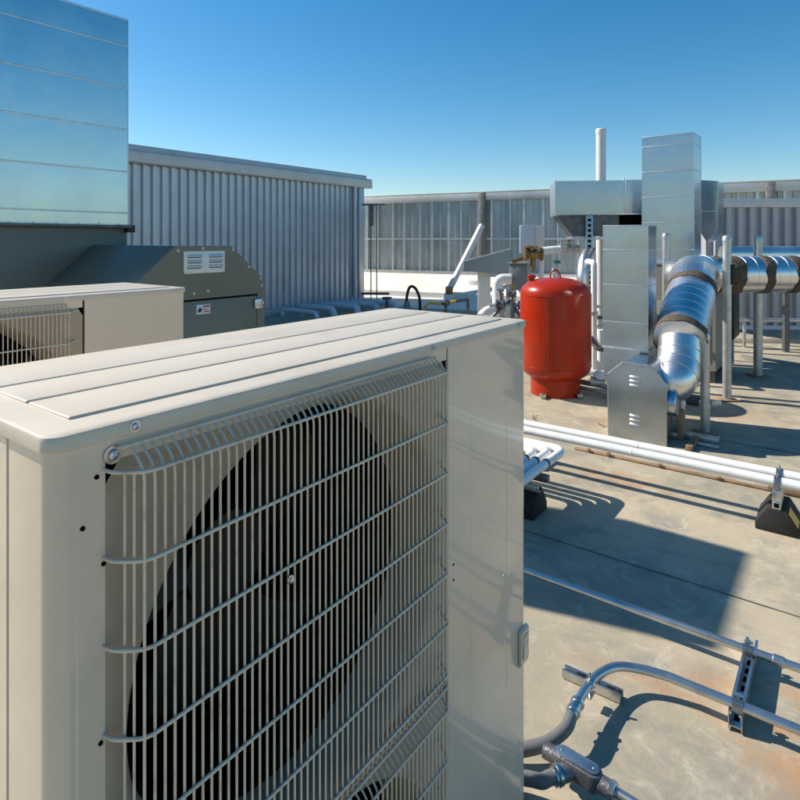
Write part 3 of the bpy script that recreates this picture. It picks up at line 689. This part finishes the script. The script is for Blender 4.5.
def band(c, d, w, r=Rd+.006):
    d = d.normalized(); up_ = Vector((0, 0, 1)); n1 = (up_-d*up_.dot(d)).normalized(); n2 = d.cross(n1)
    bm = nb(); seg = 72; rows = []
    ph = [random.uniform(0, 6.28) for _ in range(6)]
    for j, f in enumerate((-.5, -.47, 0, .47, .5)):
        row = []
        for k in range(seg):
            a = 2*math.pi*k/seg
            jit = (math.sin(a*3+ph[0 if f < 0 else 1])*.010+math.sin(a*7+ph[2 if f < 0 else 3])*.007+random.uniform(-.004, .004)) if f else 0
            rr = r-.008 if abs(f) == .5 else r+random.uniform(0, .002)
            row.append(bm.verts.new(c + d*(f*w+jit) + (n1*math.cos(a)+n2*math.sin(a))*rr))
        rows.append(row)
    for a_, b_ in zip(rows, rows[1:]):
        for k in range(seg): bm.faces.new((a_[k], a_[(k+1) % seg], b_[(k+1) % seg], b_[k]))
    link('sealed_joint', bm, 'tape', t, sharp=60)
band(E0 + (E1-E0)*.06, E1-E0, .085, Rs+.006); band(E1 - (E1-E0)*.0, E1-E0, .09, Rs+.006)
band(up[-3], up[-2]-up[-4], .05)
band(G2 + Vector((.13, .005, 0)), G3-G2, .14); band(G2 + Vector((.47, .02, .003)), G3-G2, .095); band(G2 + Vector((.79, .03, .005)), G3-G2, .085); band(G2+Vector((1.25, .055, .01)), G3-G2, .08)

# ------------------------------------------------------------ steel posts
def post(p, top, r, label, bracket=None):
    t = thing('steel_post', label, 'post', (p[0], p[1], 0), 0, 'galvanised steel posts around the round duct')
    bm = nb(); lathe(bm, [(r, 0), (r, top-r*1.1)], 20); link('tube', bm, 'pipe_galv', t)
    bm = nb(); lathe(bm, [(r*1.12, top-r*1.5), (r*1.12, top-r*.8), (r*.95, top-r*.25), (r*.5, top), (r*.1, top+.003)], 20); link('cap', bm, 'pipe_galv', t)
    bm = nb(); box(bm, (-r*2, -r*2, 0.002), (r*2, r*2, .016), .003); link('base_plate', bm, 'rust', t)
    if bracket:
        z0, z1 = bracket
        bm = nb(); box(bm, (-r*1.25, -r*1.35, z0), (r*1.7, -r*1.02, z1), .002); link('clamp_plate', bm, 'pipe_galv', t)
    return t
t = post(at(727, 400), 1.70, .042, 'tall steel post standing just in front of the round duct')
bm = nb(); box(bm, (.028, -.05, 1.19), (.058, -.0, 1.40), .003); link('black_tag', bm, 'black', t)
post(at(758, 376), 1.71, .05, 'tall steel post standing just behind the round duct')
t = post(at(705, 433), .862, .038, 'short steel post beside the louvered metal box')
bm = nb(); lathe(bm, [(.045, .22), (.045, .27)], 18); box(bm, (.05, -.02, .23), (.13, .0, .28), .003); link('tag_bracket', bm, 'pipe_galv', t)
post((2.92, 6.55), 1.73, .04, 'tall steel post with a plate bracket between the tallest duct and the shorter duct', (1.05, 1.45))
post(at(681, 434), .30, .035, 'stubby steel post at the foot of the louvered metal box')
t = thing('floor_bracket', 'rust stained steel channel feet on the deck below the short post', 'bracket', at(700, 440), RB)
bm = nb(); box(bm, (-.16, -.04, .003), (.14, .04, .045), .004); box(bm, (-.05, -.16, .003), (.16, -.11, .02), .003); box(bm, (-.30, -.10, .003), (-.12, -.06, .05), .003); link('channel', bm, 'pipe_galv', t)
t = thing('junction_box', 'small dark junction box on the deck behind the short post', 'box', at(690, 405), RB)
bm = nb(); box(bm, (-.1, 0, .003), (.1, .1, .09), .006); box(bm, (-.04, -.004, .02), (.04, 0, .07)); link('box', bm, 'steel_dark', t)

# ------------------------------------------------------------ red tank
tc_ = Vector(((556-400)/F*6.42, 6.45, 0))
t = thing('red_expansion_tank', 'large glossy red cylindrical tank on a short red base', 'tank', tc_)
bm = nb()
prof = [(.05, .12)] + [(.372*math.sin(R(a)), .30-.17*math.cos(R(a))) for a in range(12, 91, 9)] + [(.375, .31), (.375, .70), (.375, 1.06)]
prof += [(.372*math.cos(R(a))**.75, 1.07+.175*math.sin(R(a))) for a in range(6, 90, 7)] + [(.01, 1.247)]
lathe(bm, prof, 64); body = link('body', bm, 'red', t, sharp=40)
bm = nb()
for z in (.315, 1.065):
    sweep(bm, [(.3755*math.cos(2*math.pi*k/64), .3755*math.sin(2*math.pi*k/64), z) for k in range(65)], .0035, 6, caps=False)
link('weld_seam', bm, 'red', body)
bm = nb(); sweep(bm, [(-.16, -.3395, .33), (-.16, -.3395, 1.05)], .003, 6); link('weld_seam', bm, 'red', body)
bm = nb(); lathe(bm, [(.262, 0.003), (.262, .20), (.25, .205), (.25, .0035)], 48); link('base_skirt', bm, 'red', t)
bm = nb(); sweep(bm, [Vector((.055*math.cos(R(a)), 0, 1.24+.085*math.sin(R(a)))) for a in range(-10, 191, 12)], .009, 8); link('lifting_ring', bm, 'red', t)
bm = nb(); sweep(bm, [(-.25, .03, 1.14), (-.25, .03, 1.235)], .03, 14); lathe(bm, [(.045, 1.235), (.045, 1.262), (.03, 1.275)], 14, Matrix.Translation((-.25, .03, 0))); link('fill_cap', bm, 'red', t)
for x in (-.19, .19):
    bm = nb(); box(bm, (x-.028, -.262, .003), (x+.028, -.20, .05), .004); lathe(bm, [(.013, 0), (.013, .03), (.006, .032)], 8, orient((x, -.262, .03), (0, -1, 0))); link('anchor_clip', bm, 'zinc', t)

# ------------------------------------------------------------ plant behind the tank
a = blk(510, 9.2, .9)
t = thing('tapered_hood', 'grey tapered sheet metal hood left of the red tank', 'hood', atY(464, 240, 10.2)*1, R(-14))
t.location.z = 0
bm = nb(); prism(bm, [(0, 1.12), (0, 1.28), (.79, 1.50), (.79, 1.05), (.3, 1.10)], 'y', 0, .5, .004); h_ = link('hood', bm, 'galv_dark', t, sharp=15)
bm = nb(); sweep(bm, [(0, -.003, 1.285), (.79, -.003, 1.505)], .010, 6); link('edge_fold', bm, 'galv_edge', h_)
bm = nb(); box(bm, (.22, .1, 0), (.42, .3, 1.11), .005); link('leg', bm, 'membrane', t)
bm = nb(); box(bm, (.70, .1, 0), (.75, .15, 1.05)); box(bm, (.70, .35, 0), (.75, .4, 1.05)); link('leg', bm, 'pipe_galv', t)
t = thing('control_box', 'grey control box on struts behind the left shoulder of the red tank', 'box', atY(509, 240, 8.6)*1, R(-22)); t.location.z = 0
bm = nb(); box(bm, (0, 0, .93), (.26, .32, 1.30), .008); cb2 = link('body', bm, 'greybox', t)
bm = nb(); box(bm, (-.02, -.03, 1.302), (.28, .34, 1.325), .004); link('cover', bm, 'greybox', t)
bm = nb(); box(bm, (.02, -.012, .96), (.24, -.001, 1.28), .003); link('door', bm, 'greybox', cb2)
for x, y in ((.0, .0), (.22, .0), (.0, .28), (.22, .28)):
    bm = nb(); box(bm, (x, y, 0), (x+.04, y+.04, .928)); link('leg', bm, 'pipe_galv', t)
bm = nb()
sweep(bm, [(-.35, .0, .55), (.35, .0, .15)], .03, 8); sweep(bm, [(-.05, -.05, .75), (.5, -.05, .25)], .025, 8)
box(bm, (-.42, -.05, .45), (.1, .0, .53), .004)
link('cross_strut', bm, 'pipe_galv', t)
t = thing('gauge_panel', 'pale blue flat sheet metal panel above the bronze valve', 'panel', atY(520, 240, 9.2)*1, R(-10)); t.location.z = 0
bm = nb(); box(bm, (0, 0, 1.44), (.22, .22, 1.88), .004); link('panel', bm, 'bluepipe', t)
bm = nb(); box(bm, (.222, .02, 1.47), (.36, .2, 1.87), .004); link('side_panel', bm, 'whitepaint', t)
bm = nb(); box(bm, (.10, .05, 0), (.16, .11, 1.438)); link('post', bm, 'pipe_galv', t)
# pipework with bronze valve
P = lambda u, v, Y=8.1: atY(u, v, Y)
t = thing('bronze_valve', 'bronze valve body at the end of a white pipe above the red tank', 'valve', (0, 0, 0))
bm = nb(); c = P(533, 254); sweep(bm, [c+Vector((-.11, 0, 0)), c+Vector((.11, 0, 0))], .07, 18)
lathe(bm, [(.05, 0), (.05, .07), (.10, .075), (.10, .10), (.04, .11)], 18, Matrix.Translation(c+Vector((-.03, 0, .01))))
for dx in (-.115, .10): sweep(bm, [c+Vector((dx, 0, 0)), c+Vector((dx+.025, 0, 0))], .095, 18)
sweep(bm, [c-Vector((0, 0, .05)), c-Vector((0, 0, .22))], .035, 12)
link('valve_body', bm, 'brass', t)
bm = nb(); sweep(bm, [P(512, 262, 8.2), P(530, 256, 8.2)], .03, 10); link('lever', bm, 'brass', t)
t = thing('white_header_pipe', 'white horizontal pipe with fittings running above the red tank', 'pipe', (0, 0, 0))
a, b = P(541, 251), P(581, 249)
bm = nb(); sweep(bm, fillet([a, P(545, 251), P(552, 250), b], .05), .055, 18); link('pipe', bm, 'white', t)
bm = nb(); c = P(579, 249); sweep(bm, [P(560, 249.5), c], .058, 18); link('end_section', bm, 'pipe_galv', t)
for u in (561, 569):
    bm = nb(); c = P(u, 246); lathe(bm, [(.025, 0), (.025, .03), (.012, .035), (.012, .07), (.03, .072), (.03, .085)], 12, Matrix.Translation(c)); link('fitting', bm, 'brass' if u == 569 else 'pipe_galv', t)
for u, r in ((541, .035), (554, .028), (558.5, .022)):
    bm = nb(); c = P(u, 254, 8.12); sweep(bm, [c, Vector((c.x, c.y, 0.0))], r, 14); link('drop_pipe', bm, 'white', t)
bm = nb(); c = P(556, 262, 8.1); sweep(bm, [Vector((c.x-.03, c.y-.03, c.z)), Vector((c.x+.05, c.y-.03, c.z))], .02, 8); m_ = mat('green_tag', (.03, .3, .15), .5, var=.05); link('green_clamp', bm, m_, t)
# white elbow left of the control box
t = thing('white_elbow_pipe', 'fat white insulated elbow pipe left of the grey control box', 'pipe', (0, 0, 0))
bm = nb(); sweep(bm, fillet([P(511, 279, 8.5), P(497.5, 279, 8.5), P(497.5, 306, 8.5), P(497.5, 306, 8.5)*1-Vector((0, 0, .25))], .12, 8), .075, 18)
link('riser', bm, 'white', t)
bm = nb(); sweep(bm, fillet([P(500, 309, 8.3), P(487, 311, 8.3), P(481, 318, 8.2)], .1, 6), .075, 18); link('branch', bm, 'white', t)
bm = nb(); sweep(bm, [P(497.5, 312, 8.5)*1, Vector((P(497.5, 312, 8.5).x, 8.5, 0))], .05, 12); link('foot', bm, 'pipe_galv', t)
# jumble of struts
t = thing('pipe_rack', 'low jumble of steel struts and valves between the tank and the near unit', 'rack', atY(512, 240, 7.6)*1, R(-20)); t.location.z = 0
for i, (x0, z0, x1, z1) in enumerate(((0, 0, 0, .85), (.22, 0, .22, .8), (0, .8, .3, .4), (-.35, .5, .25, .5), (-.3, .42, .2, .12), (-.45, .26, .1, .30), (.1, .62, .34, .3), (-.1, .7, .2, .55))):
    bm = nb(); a = Vector((x0, .04*(i % 3), z0)); b = Vector((x1, .04*(i % 3)+.05, z1)); box(bm, (-.024, -.024, 0), (.024, .024, (b-a).length), .003, orient(a, b-a)); link('strut', bm, 'pipe_galv' if i % 2 else 'steel_dark', t)
for x, z in ((-.05, .52), (.12, .42), (.25, .2), (-.25, .5)):
    bm = nb(); lathe(bm, [(.03, 0), (.055, .01), (.055, .04), (.02, .05)], 12, orient((x, -.06, z), (0, -1, .2))); link('gauge', bm, 'steel_dark', t)
t = thing('backflow_assembly', 'grey valves, brackets and small pipes packed between the white elbow pipe and the red tank', 'valves', Vector((atY(497, 240, 7.9).x, 7.9, 0)), R(-24))
for (x0, z0, x1, z1, r_, m_) in ((-.1, .78, .42, .80, .028, 'pipe_galv'), (.05, .0, .05, .95, .03, 'pipe_galv'), (.34, .0, .34, 1.02, .026, 'steel_dark'), (-.1, .60, .2, .88, .02, 'steel_dark'), (.12, .35, .5, .62, .024, 'pipe_galv'), (-.25, .36, .38, .34, .035, 'white'), (.2, .55, .2, 1.1, .016, 'brass')):
    bm = nb(); sweep(bm, [(x0, 0, z0), (x1, .05, z1)], r_, 12); link('pipe', bm, m_, t)
for (x, z, q_) in ((.05, .8, .07), (.34, .8, .06), (.2, .95, .05), (-.12, .36, .07), (.2, .35, .065)):
    bm = nb(); lathe(bm, [(q_*.5, -.06), (q_, -.055), (q_, -.03), (q_*.6, -.02), (q_*.6, .02), (q_, .03), (q_, .055), (q_*.5, .06)], 16, orient((x, -.01, z), (1, .1, .05))); link('flanged_valve', bm, 'cast' if x > 0 else 'brass', t)
for (x, z) in ((.05, .9), (.34, .9)):
    bm = nb(); sweep(bm, [(x, 0, z-.05), (x, -.02, z+.08)], .01, 8); lathe(bm, [(.05, 0), (.055, .006), (.05, .012)], 16, orient((x, -.02, z+.08), (0, -.3, 1))); link('handwheel', bm, 'steel_dark', t)
bm = nb(); box(bm, (-.2, .06, .0), (-.15, .1, .6), .003); box(bm, (-.2, .055, .6), (.3, .105, .64), .003); link('angle_frame', bm, 'pipe_galv', t)
bm = nb(); box(bm, (.42, -.05, .62), (.58, .05, .82), .006); link('small_box', bm, 'greybox', t)
# low pipes right of the tank
t = thing('low_pipe_bundle', 'low grey pipes and valve between the red tank and the galvanised ducts', 'pipes', (0, 0, 0))
for v, Y, r in ((306, 7.6, .018), (317, 7.5, .022), (326, 7.4, .018)):
    bm = nb(); sweep(bm, [atY(575, v, Y), atY(625, v+1, Y)], r, 10); link('pipe', bm, 'steel_dark' if v == 317 else 'pipe_galv', t)
bm = nb(); sweep(bm, catmull([atY(584, 332, 6.9), atY(592, 340, 6.9), atY(598, 348, 6.85), atY(608, 349, 6.8)], 5), .035, 10); link('hose', bm, 'flex', t)
bm = nb(); sweep(bm, [at(572, 380, .10), at(640, 393, .10)], .03, 12); sweep(bm, [at(572, 386, .06), at(640, 399, .06)], .022, 10); link('floor_pipe', bm, 'pipe_galv', t)
bm = nb(); c = at(597, 381, .14); sweep(bm, [c+Vector((-.07, 0, 0)), c+Vector((.07, -.04, 0))], .055, 14); lathe(bm, [(.02, 0), (.02, .10), (.06, .105), (.06, .12)], 14, orient(c, (0, -.7, .7))); link('valve', bm, 'pipe_galv', t)
bm = nb(); c = at(601, 350, .3); sweep(bm, [Vector((c.x, c.y, 0)), Vector((c.x, c.y, .55))], .05, 14); link('upright', bm, 'whitepaint', t)
bm = nb(); a = at(583, 372, .08); b = at(640, 376, .08); sweep(bm, [a, b], .035, 12); link('floor_pipe', bm, 'bluepipe', t)

# yellow gas pipe, cable
t = thing('yellow_gas_pipe', 'yellow and grey gas pipe bending down just beyond the near unit lid', 'pipe', (0, 0, 0))
q = lambda u, v: atY(u, v, 12.0)
bm = nb(); sweep(bm, catmull([q(424, 308), q(430, 303), q(440, 304), q(456, 301)], 5), .026, 10); link('yellow_pipe', bm, 'yellow', t)
bm = nb(); g = q(468, 299); sweep(bm, fillet([q(456, 301), g, Vector((g.x, g.y, 0))], .05), .032, 10); link('grey_pipe', bm, 'steel_dark', t)
bm = nb(); c = q(446, 303); lathe(bm, [(.06, -.05), (.09, -.03), (.09, .03), (.03, .07)], 14, Matrix.Translation(c)); sweep(bm, [c, Vector((c.x, c.y, 0))], .03, 8); link('regulator', bm, 'steel_dark', t)
t = thing('cable_loop', 'black cable loop rising from a small grey cone beyond the near unit', 'cable', (0, 0, 0))
q = lambda u, v: atY(u, v, 12.5)
e_ = q(420, 306); bm = nb(); sweep(bm, catmull([q(406, 312), q(407, 296), q(410, 287), q(415, 288), q(419, 296), e_, Vector((e_.x, e_.y, 0))], 6), .03, 10); link('cable', bm, 'black', t)
bm = nb(); c = q(407, 306); lathe(bm, [(.18, 0), (.10, c.z*.7), (.05, c.z+.1)], 16, Matrix.Translation((c.x, c.y, 0))); link('cone', bm, 'greybox', t)

# ------------------------------------------------------------ white pipes on rubber blocks
def pipe_thing(name, label, cat, pts, r, m, fil=.06, group=None, part='pipe', seg=16, nf=7):
    t = thing(name, label, cat, (0, 0, 0), 0, group)
    bm = nb(); sweep(bm, fillet(pts, fil, nf), r, seg); link(part, bm, m, t); return t
zp = .275
base = at(800, 478, zp)
for i, lab in ((0, 'further of the two long parallel white pipes crossing the deck'), (1, 'nearer of the two long parallel white pipes crossing the deck')):
    o = base - D1*.14*i
    t = pipe_thing('insulated_pipe', lab, 'pipe', [o - N*2.9, o + N*3.0], .028, 'white', group='long white pipes across the deck', seg=20)
    bm = nb()
    for s in (-2.1, -.9, .35): pass
    bm.free()
    for s in (-2.1, -.9, .35):
        bm = nb(); ringat(bm, o+N*s, N, .0295, .012, 20); link('joint_ring', bm, 'white', t)
def rubber_block(c, label, zt_, yellow=True, rz=RB, w=.24, seatw=.2):
    t = thing('rubber_pipe_support', label, 'pipe support', c, rz, 'black rubber pipe support blocks')
    bm = nb(); hb = .135
    # trapezoid section across the pipes (local y), extruded along x
    prism(bm, [(-.105, 0.001), (.105, 0.001), (.105, .045), (.048, hb), (-.048, hb), (-.105, .045)], 'y', -w*.42, w*.42, .007); b0 = link('block', bm, 'rubber', t)
    if yellow:
        bm = nb(); prism(bm, [(.1005, .055), (.0560, .125), (.0585, .1265), (.103, .0565)], 'y', -w*.40, -w*.05); link('yellow_label', bm, 'yellow', b0)
    bm = nb(); box(bm, (-.021, -w*.42, hb+.001), (.021, w*.42, hb+.042), .003); link('strut_channel', bm, 'pipe_galv', t)
    bm = nb(); box(bm, (-.012, -w*.42-.003, hb+.012), (.012, -w*.42-.0005, hb+.036)); link('channel_opening', bm, 'blackhole', t)
    return t, hb+.042
def clamp(t, y, z0, zc, r):
    bm = nb(); pts = [Vector((0, y+(r+.004)*math.cos(R(a)), zc+(r+.004)*math.sin(R(a)))) for a in range(0, 181, 15)]
    pts = [Vector((0, y+r+.004, z0))] + pts + [Vector((0, y-r-.004, z0))]
    vs = []
    for p_ in pts: vs.append((bm.verts.new(p_+Vector((-.016, 0, 0))), bm.verts.new(p_+Vector((.016, 0, 0)))))
    for a_, b_ in zip(vs, vs[1:]): bm.faces.new((a_[0], a_[1], b_[1], b_[0]))
    g = bmesh.ops.solidify(bm, geom=bm.faces[:], thickness=.003)
    sweep(bm, [(0, y, zc+r-.002), (0, y, zc+r+.022)], .006, 8)
    link('pipe_clamp', bm, 'emt', t)
sc = base - D1*.07 - N*.10
t, zz = rubber_block(Vector((sc.x, sc.y, 0)), 'black rubber support block with a yellow label under the long white pipes', .2, True, RB, .30)
bm = nb(); box(bm, (-.022, -.12, zz+.001), (.022, .12, zp-.036), .003); link('riser_channel', bm, 'emt', t)
clamp(t, .07, zp-.036, zp, .028); clamp(t, -.07, zp-.036, zp, .028)
sc = base - D1*.07 - N*1.80
t, zz = rubber_block(Vector((sc.x, sc.y, 0)), 'black rubber support block under the long white pipes by the edge of the near unit', .2, False)
bm = nb(); box(bm, (-.022, -.12, zz+.001), (.022, .12, zp-.036), .003); link('riser_channel', bm, 'emt', t)
clamp(t, .07, zp-.036, zp, .028); clamp(t, -.07, zp-.036, zp, .028)
cor = at(564, 450, zp)
labs = ['outermost of the nested white bent pipes beside the near unit', 'second from the outside of the nested white bent pipes', 'third from the outside of the nested white bent pipes', 'innermost of the nested white bent pipes half hidden by the near unit']
for i, lab in enumerate(labs):
    c = cor - N*.068*i - D1*.068*i
    t = pipe_thing('bent_pipe', lab, 'pipe', [c - N*(1.8-.06*i), c, c - D1*(.95-.068*i)], .026, 'white', .085, 'nested white bent pipes', seg=18, nf=9)
    bm = nb(); e = c - D1*(.30-.068*i); ringat(bm, e, D1, .0285, .02, 18); link('coupling', bm, 'black', t)
c = cor - N*.10 - D1*.40
t, zz = rubber_block(Vector((c.x, c.y, 0)), 'black rubber support block under the nested white bent pipes', .2, False, RA, .26)
bm = nb(); box(bm, (-.022, -.16, zp-.066), (.022, .14, zp-.028), .003); box(bm, (-.02, -.03, zz+.001), (.02, .03, zp-.067)); link('cross_channel', bm, 'steel_dark', t)
# rusty channel on the slab below the long pipes
t = thing('rusty_floor_channel', 'rust stained steel strip lying on the deck beneath the long white pipes', 'channel', at(575, 449), RB)
bm = nb(); box(bm, (0, -.02, .003), (1.55, .02, .014), .002)
for x in (.1, .25, .62, 1.0, 1.3): box(bm, (x, -.03, .014), (x+.03, -.01, .028+.03*random.random()), .002)
box(bm, (1.35, -.03, .014), (1.56, .05, .05), .004)
link('strip', bm, 'rust', t)
# twigs of debris
for (u, v, lab) in ((604, 427, 'tiny scrap of wire on the deck at the corner of the louvered metal box'), (533, 419, 'small metal clip on the deck at the right edge of the near unit lid')):
    t = thing('wire_scrap', lab, 'scrap', at(u, v))
    bm = nb()
    for k in range(3): a = random.uniform(0, 6); sweep(bm, [(0, 0, .006), (.05*math.cos(a), .05*math.sin(a), .03)], .004, 6)
    link('wire', bm, 'rust', t)

# ------------------------------------------------------------ conduits at lower right
def strut_rack(p0, length, rz, label, z0=.0, wv=.042, h=.065):
    t = thing('strut_channel', label, 'strut channel', p0, rz, 'slotted strut channels on the deck')
    bm = nb()
    th = .003
    box(bm, (0, -wv/2, z0+.004), (length, -wv/2+th, z0+h)); box(bm, (0, wv/2-th, z0+.004), (length, wv/2, z0+h))
    box(bm, (0, -wv/2+th, z0+h-.008), (length, -wv/2+th+.007, z0+h)); box(bm, (0, wv/2-th-.007, z0+h-.008), (length, wv/2-th, z0+h))
    box(bm, (0, -wv/2+th, z0+.018), (length, wv/2-th, z0+.021))
    c = link('channel', bm, 'emt', t)
    bm = nb(); x = .03
    while x+.035 < length: box(bm, (x, -.008, z0+.0211), (x+.03, .008, z0+.0225), 0); x += .055
    link('slots', bm, 'blackhole', c)
    return t
s0 = at(735, 733); 
st = strut_rack(s0, .47, RA, 'long slotted strut channel carrying both steel conduits at lower right', 0)
zc = .065+.016
rA = .0155
ca = at(748, 650, zc)
t = pipe_thing('steel_conduit', 'straight steel conduit crossing the shadow on the deck', 'conduit', [ca - N*1.9, ca + N*2.2], rA, 'emt')
for k_ in (.10, -1.3):
    bm = nb(); ringat(bm, ca + N*k_, N, rA+.004, .04, 16); link('coupling', bm, 'emt', t)
def world_clamp(parentlabel, c, axis, r):
    pass
loc = lambda p: (st.matrix_world.inverted() @ p)
bpy.context.view_layer.update()
for pt in (ca, at(738, 705, zc)):
    l = st.matrix_world.inverted() @ pt
    bm = nb()
    pts = [Vector((0, 0, 0))]
    arcp = [Vector((l.x+(r_)*math.cos(R(a)), l.y, l.z+(r_)*math.sin(R(a)))) for r_ in (rA+.003,) for a in range(0, 181, 15)]
    arcp = [Vector((l.x+rA+.003, l.y, .066))] + arcp + [Vector((l.x-rA-.003, l.y, .066))]
    vs = [(bm.verts.new(p_+Vector((0, -.017, 0))), bm.verts.new(p_+Vector((0, .017, 0)))) for p_ in arcp]
    for a_, b_ in zip(vs, vs[1:]): bm.faces.new((a_[0], a_[1], b_[1], b_[0]))
    bmesh.ops.solidify(bm, geom=bm.faces[:], thickness=.0025)
    box(bm, (l.x+.012, l.y-.005, l.z+.012), (l.x+.034, l.y+.005, l.z+.022)); sweep(bm, [(l.x+.025, l.y-.014, l.z+.017), (l.x+.025, l.y+.014, l.z+.017)], .006, 8)
    link('pipe_clamp', bm, 'emt', st)
cb1 = at(738, 705, zc)
curve = [cb1 + N*1.6, cb1, cb1 - N*.22, at(640, 669, zc), at(616, 667, zc), at(597, 676, zc), at(583, 693, zc), at(576, 706, zc)]
cv = catmull(curve[2:], 7)
t = thing('steel_conduit', 'curved steel conduit joining the grey flexible hose at lower right', 'conduit')
bm = nb(); sweep(bm, [curve[0]] + cv, rA+.0005, 16); link('tube', bm, 'emt', t)
dd = (cv[-1]-cv[-4]).normalized()
bm = nb(); e = cv[-1]
for s, r_, w_ in ((-.012, .024, .016), (.006, .020, .03), (.028, .024, .018), (.046, .0205, .02)): ringat(bm, e+dd*s, dd, r_, w_, 10 if r_ > .022 else 18)
link('connector', bm, 'zinc', t)
f0 = e + dd*.05
fx = [f0, at(566, 728, .075), at(552, 740, .06), at(535, 747, .05), at(505, 751, .04), at(470, 745, .035)]
t = thing('flexible_conduit', 'upper grey flexible conduit curving from the steel connector behind the near unit', 'conduit', group='grey flexible conduits')
bm = nb(); sweep(bm, catmull(fx, 8), .0205, 16); link('hose', bm, 'flex', t)
# small strut under the bend
s1 = at(571, 675)
st2 = strut_rack(at(622, 702), .215, math.pi + RB - .0, 'short slotted strut channel under the bend of the curved conduit', 0, .036, .034)
bm = nb(); p_ = at(590, 684, zc); l = Matrix.Translation(st2.location) @ Matrix.Rotation(st2.rotation_euler.z, 4, 'Z'); l = l.inverted() @ p_
box(bm, (l.x-.012, l.y-.022, .041), (l.x+.012, l.y+.022, .047)); sweep(bm, [(l.x, l.y, .045), (l.x, l.y, l.z+rA+.022)], .005, 8); ringat(bm, Vector((l.x, l.y, l.z)), Vector((.3, 1, 0)), rA+.004, .016, 14)
link('pipe_clamp', bm, 'zinc', st2)
# conduit body
cA = at(548, 750, .085); cB = at(612, 789, .085)
dr = (cB-cA).normalized(); pr = Vector((0, 0, 1)).cross(dr); rzb = math.atan2(dr.y, dr.x)
t = thing('conduit_fitting', 'dark cast conduit body with a silver cover plate at the bottom edge', 'conduit fitting', Vector((cA.x, cA.y, .085)), rzb)
Lb = (cB-cA).length
hw_ = Vector((-.92, -.30, 0)).normalized(); hl = Vector((hw_.dot(dr), hw_.dot(pr), 0)).normalized(); H0 = Vector((Lb*.45, 0, -.008))
bm = nb()
outl = arc2(.02+.024, 0, .027, 90, 270, 8) + arc2(Lb*.72, 0, .027, -90, 90, 8)
prism(bm, outl, 'z', -.03, .022, .006)
sweep(bm, [(Lb*.72+.02, 0, -.004), (Lb*.72+.05, 0, -.004)], .023, 18); sweep(bm, [(-.01, 0, -.004), (.03, 0, -.004)], .023, 18)
sweep(bm, [H0, H0+hl*.055], .024, 18)
bd = link('body', bm, 'cast', t)
bm = nb(); o2 = arc2(.05, 0, .021, 90, 270, 8) + arc2(Lb*.70, 0, .021, -90, 90, 8); prism(bm, o2, 'z', .0225, .028, .0015); cv_ = link('cover_plate', bm, 'emt', t)
for x in (.045, Lb*.70+.006): screw(cv_, (x, 0, .028), (0, 0, 1), .004, False)
bm = nb(); ringat(bm, Vector((Lb*.72+.058, 0, -.004)), Vector((1, 0, 0)), .026, .018, 10); link('locknut', bm, 'zinc', t); bm = nb(); ringat(bm, H0+hl*.060, hl, .029, .012, 20); link('locknut', bm, 'zinc', t); bm = nb(); ringat(bm, H0+hl*.072, hl, .0265, .010, 10); link('locknut', bm, 'zinc', t)
TT = Matrix.Translation(t.location) @ Matrix.Rotation(rzb, 4, 'Z')
sA = TT @ (H0+hl*.070); sD = (TT.to_3x3() @ hl).normalized()
t2 = thing('flexible_conduit', 'lower grey flexible conduit entering the side of the dark conduit body', 'conduit', group='grey flexible conduits')
bm = nb(); sweep(bm, catmull([sA, sA+sD*.02, sA+sD*.045+Vector((0, .004, -.006)), at(531, 779, .06), at(512, 776, .05), at(470, 770, .04)], 8), .0195, 16); link('hose', bm, 'flex', t2)
eA = TT @ Vector((Lb*.72+.055, 0, -.004)); eD = (TT.to_3x3() @ Vector((1, 0, 0)))
t2 = thing('steel_conduit', 'steel conduit leaving the dark conduit body towards the bottom edge', 'conduit')
bm = nb(); sweep(bm, [eA, eA+eD*.7], .0155, 16); link('tube', bm, 'emt', t2)

# ------------------------------------------------------------ camera, light
EL, AZ = R(38.2), math.atan2(.378, -.926)
S = Vector((math.cos(AZ)*math.cos(EL), math.sin(AZ)*math.cos(EL), math.sin(EL)))
ld = bpy.data.lights.new('sun', 'SUN'); ld.energy = 4.8; ld.angle = R(.5); ld.color = (1, .92, .79)
lo = bpy.data.objects.new('sun', ld); C.objects.link(lo); lo.rotation_euler = S.to_track_quat('Z', 'Y').to_euler()
w = bpy.data.worlds.new('World'); scene.world = w; w.use_nodes = True
nt = w.node_tree; bg = nt.nodes['Background']; sky = nt.nodes.new('ShaderNodeTexSky'); sky.sky_type = 'NISHITA'
sky.sun_disc = False; sky.sun_elevation = EL; sky.sun_rotation = math.atan2(S.x, S.y)
sky.altitude = 200; sky.air_density = 1.0; sky.dust_density = .4; sky.ozone_density = 2.0
hs = nt.nodes.new('ShaderNodeHueSaturation'); hs.inputs['Saturation'].default_value = 1.42; hs.inputs['Hue'].default_value = .4915
nt.links.new(sky.outputs[0], hs.inputs['Color']); nt.links.new(hs.outputs[0], bg.inputs[0]); bg.inputs[1].default_value = .093
cd = bpy.data.cameras.new('camera'); co = bpy.data.objects.new('camera', cd); C.objects.link(co)
co.location = (0, 0, EYE); co.rotation_euler = (R(90), 0, 0)
cd.sensor_width = 36; cd.lens = F/800*36; cd.shift_y = -(400-HZ)/800; cd.clip_start = .02; cd.clip_end = 5000
scene.camera = co
scene.view_settings.view_transform = 'Standard'; scene.view_settings.look = 'None'
scene.view_settings.gamma = 1; scene.view_settings.exposure = .55; scene.view_settings.use_curve_mapping = False
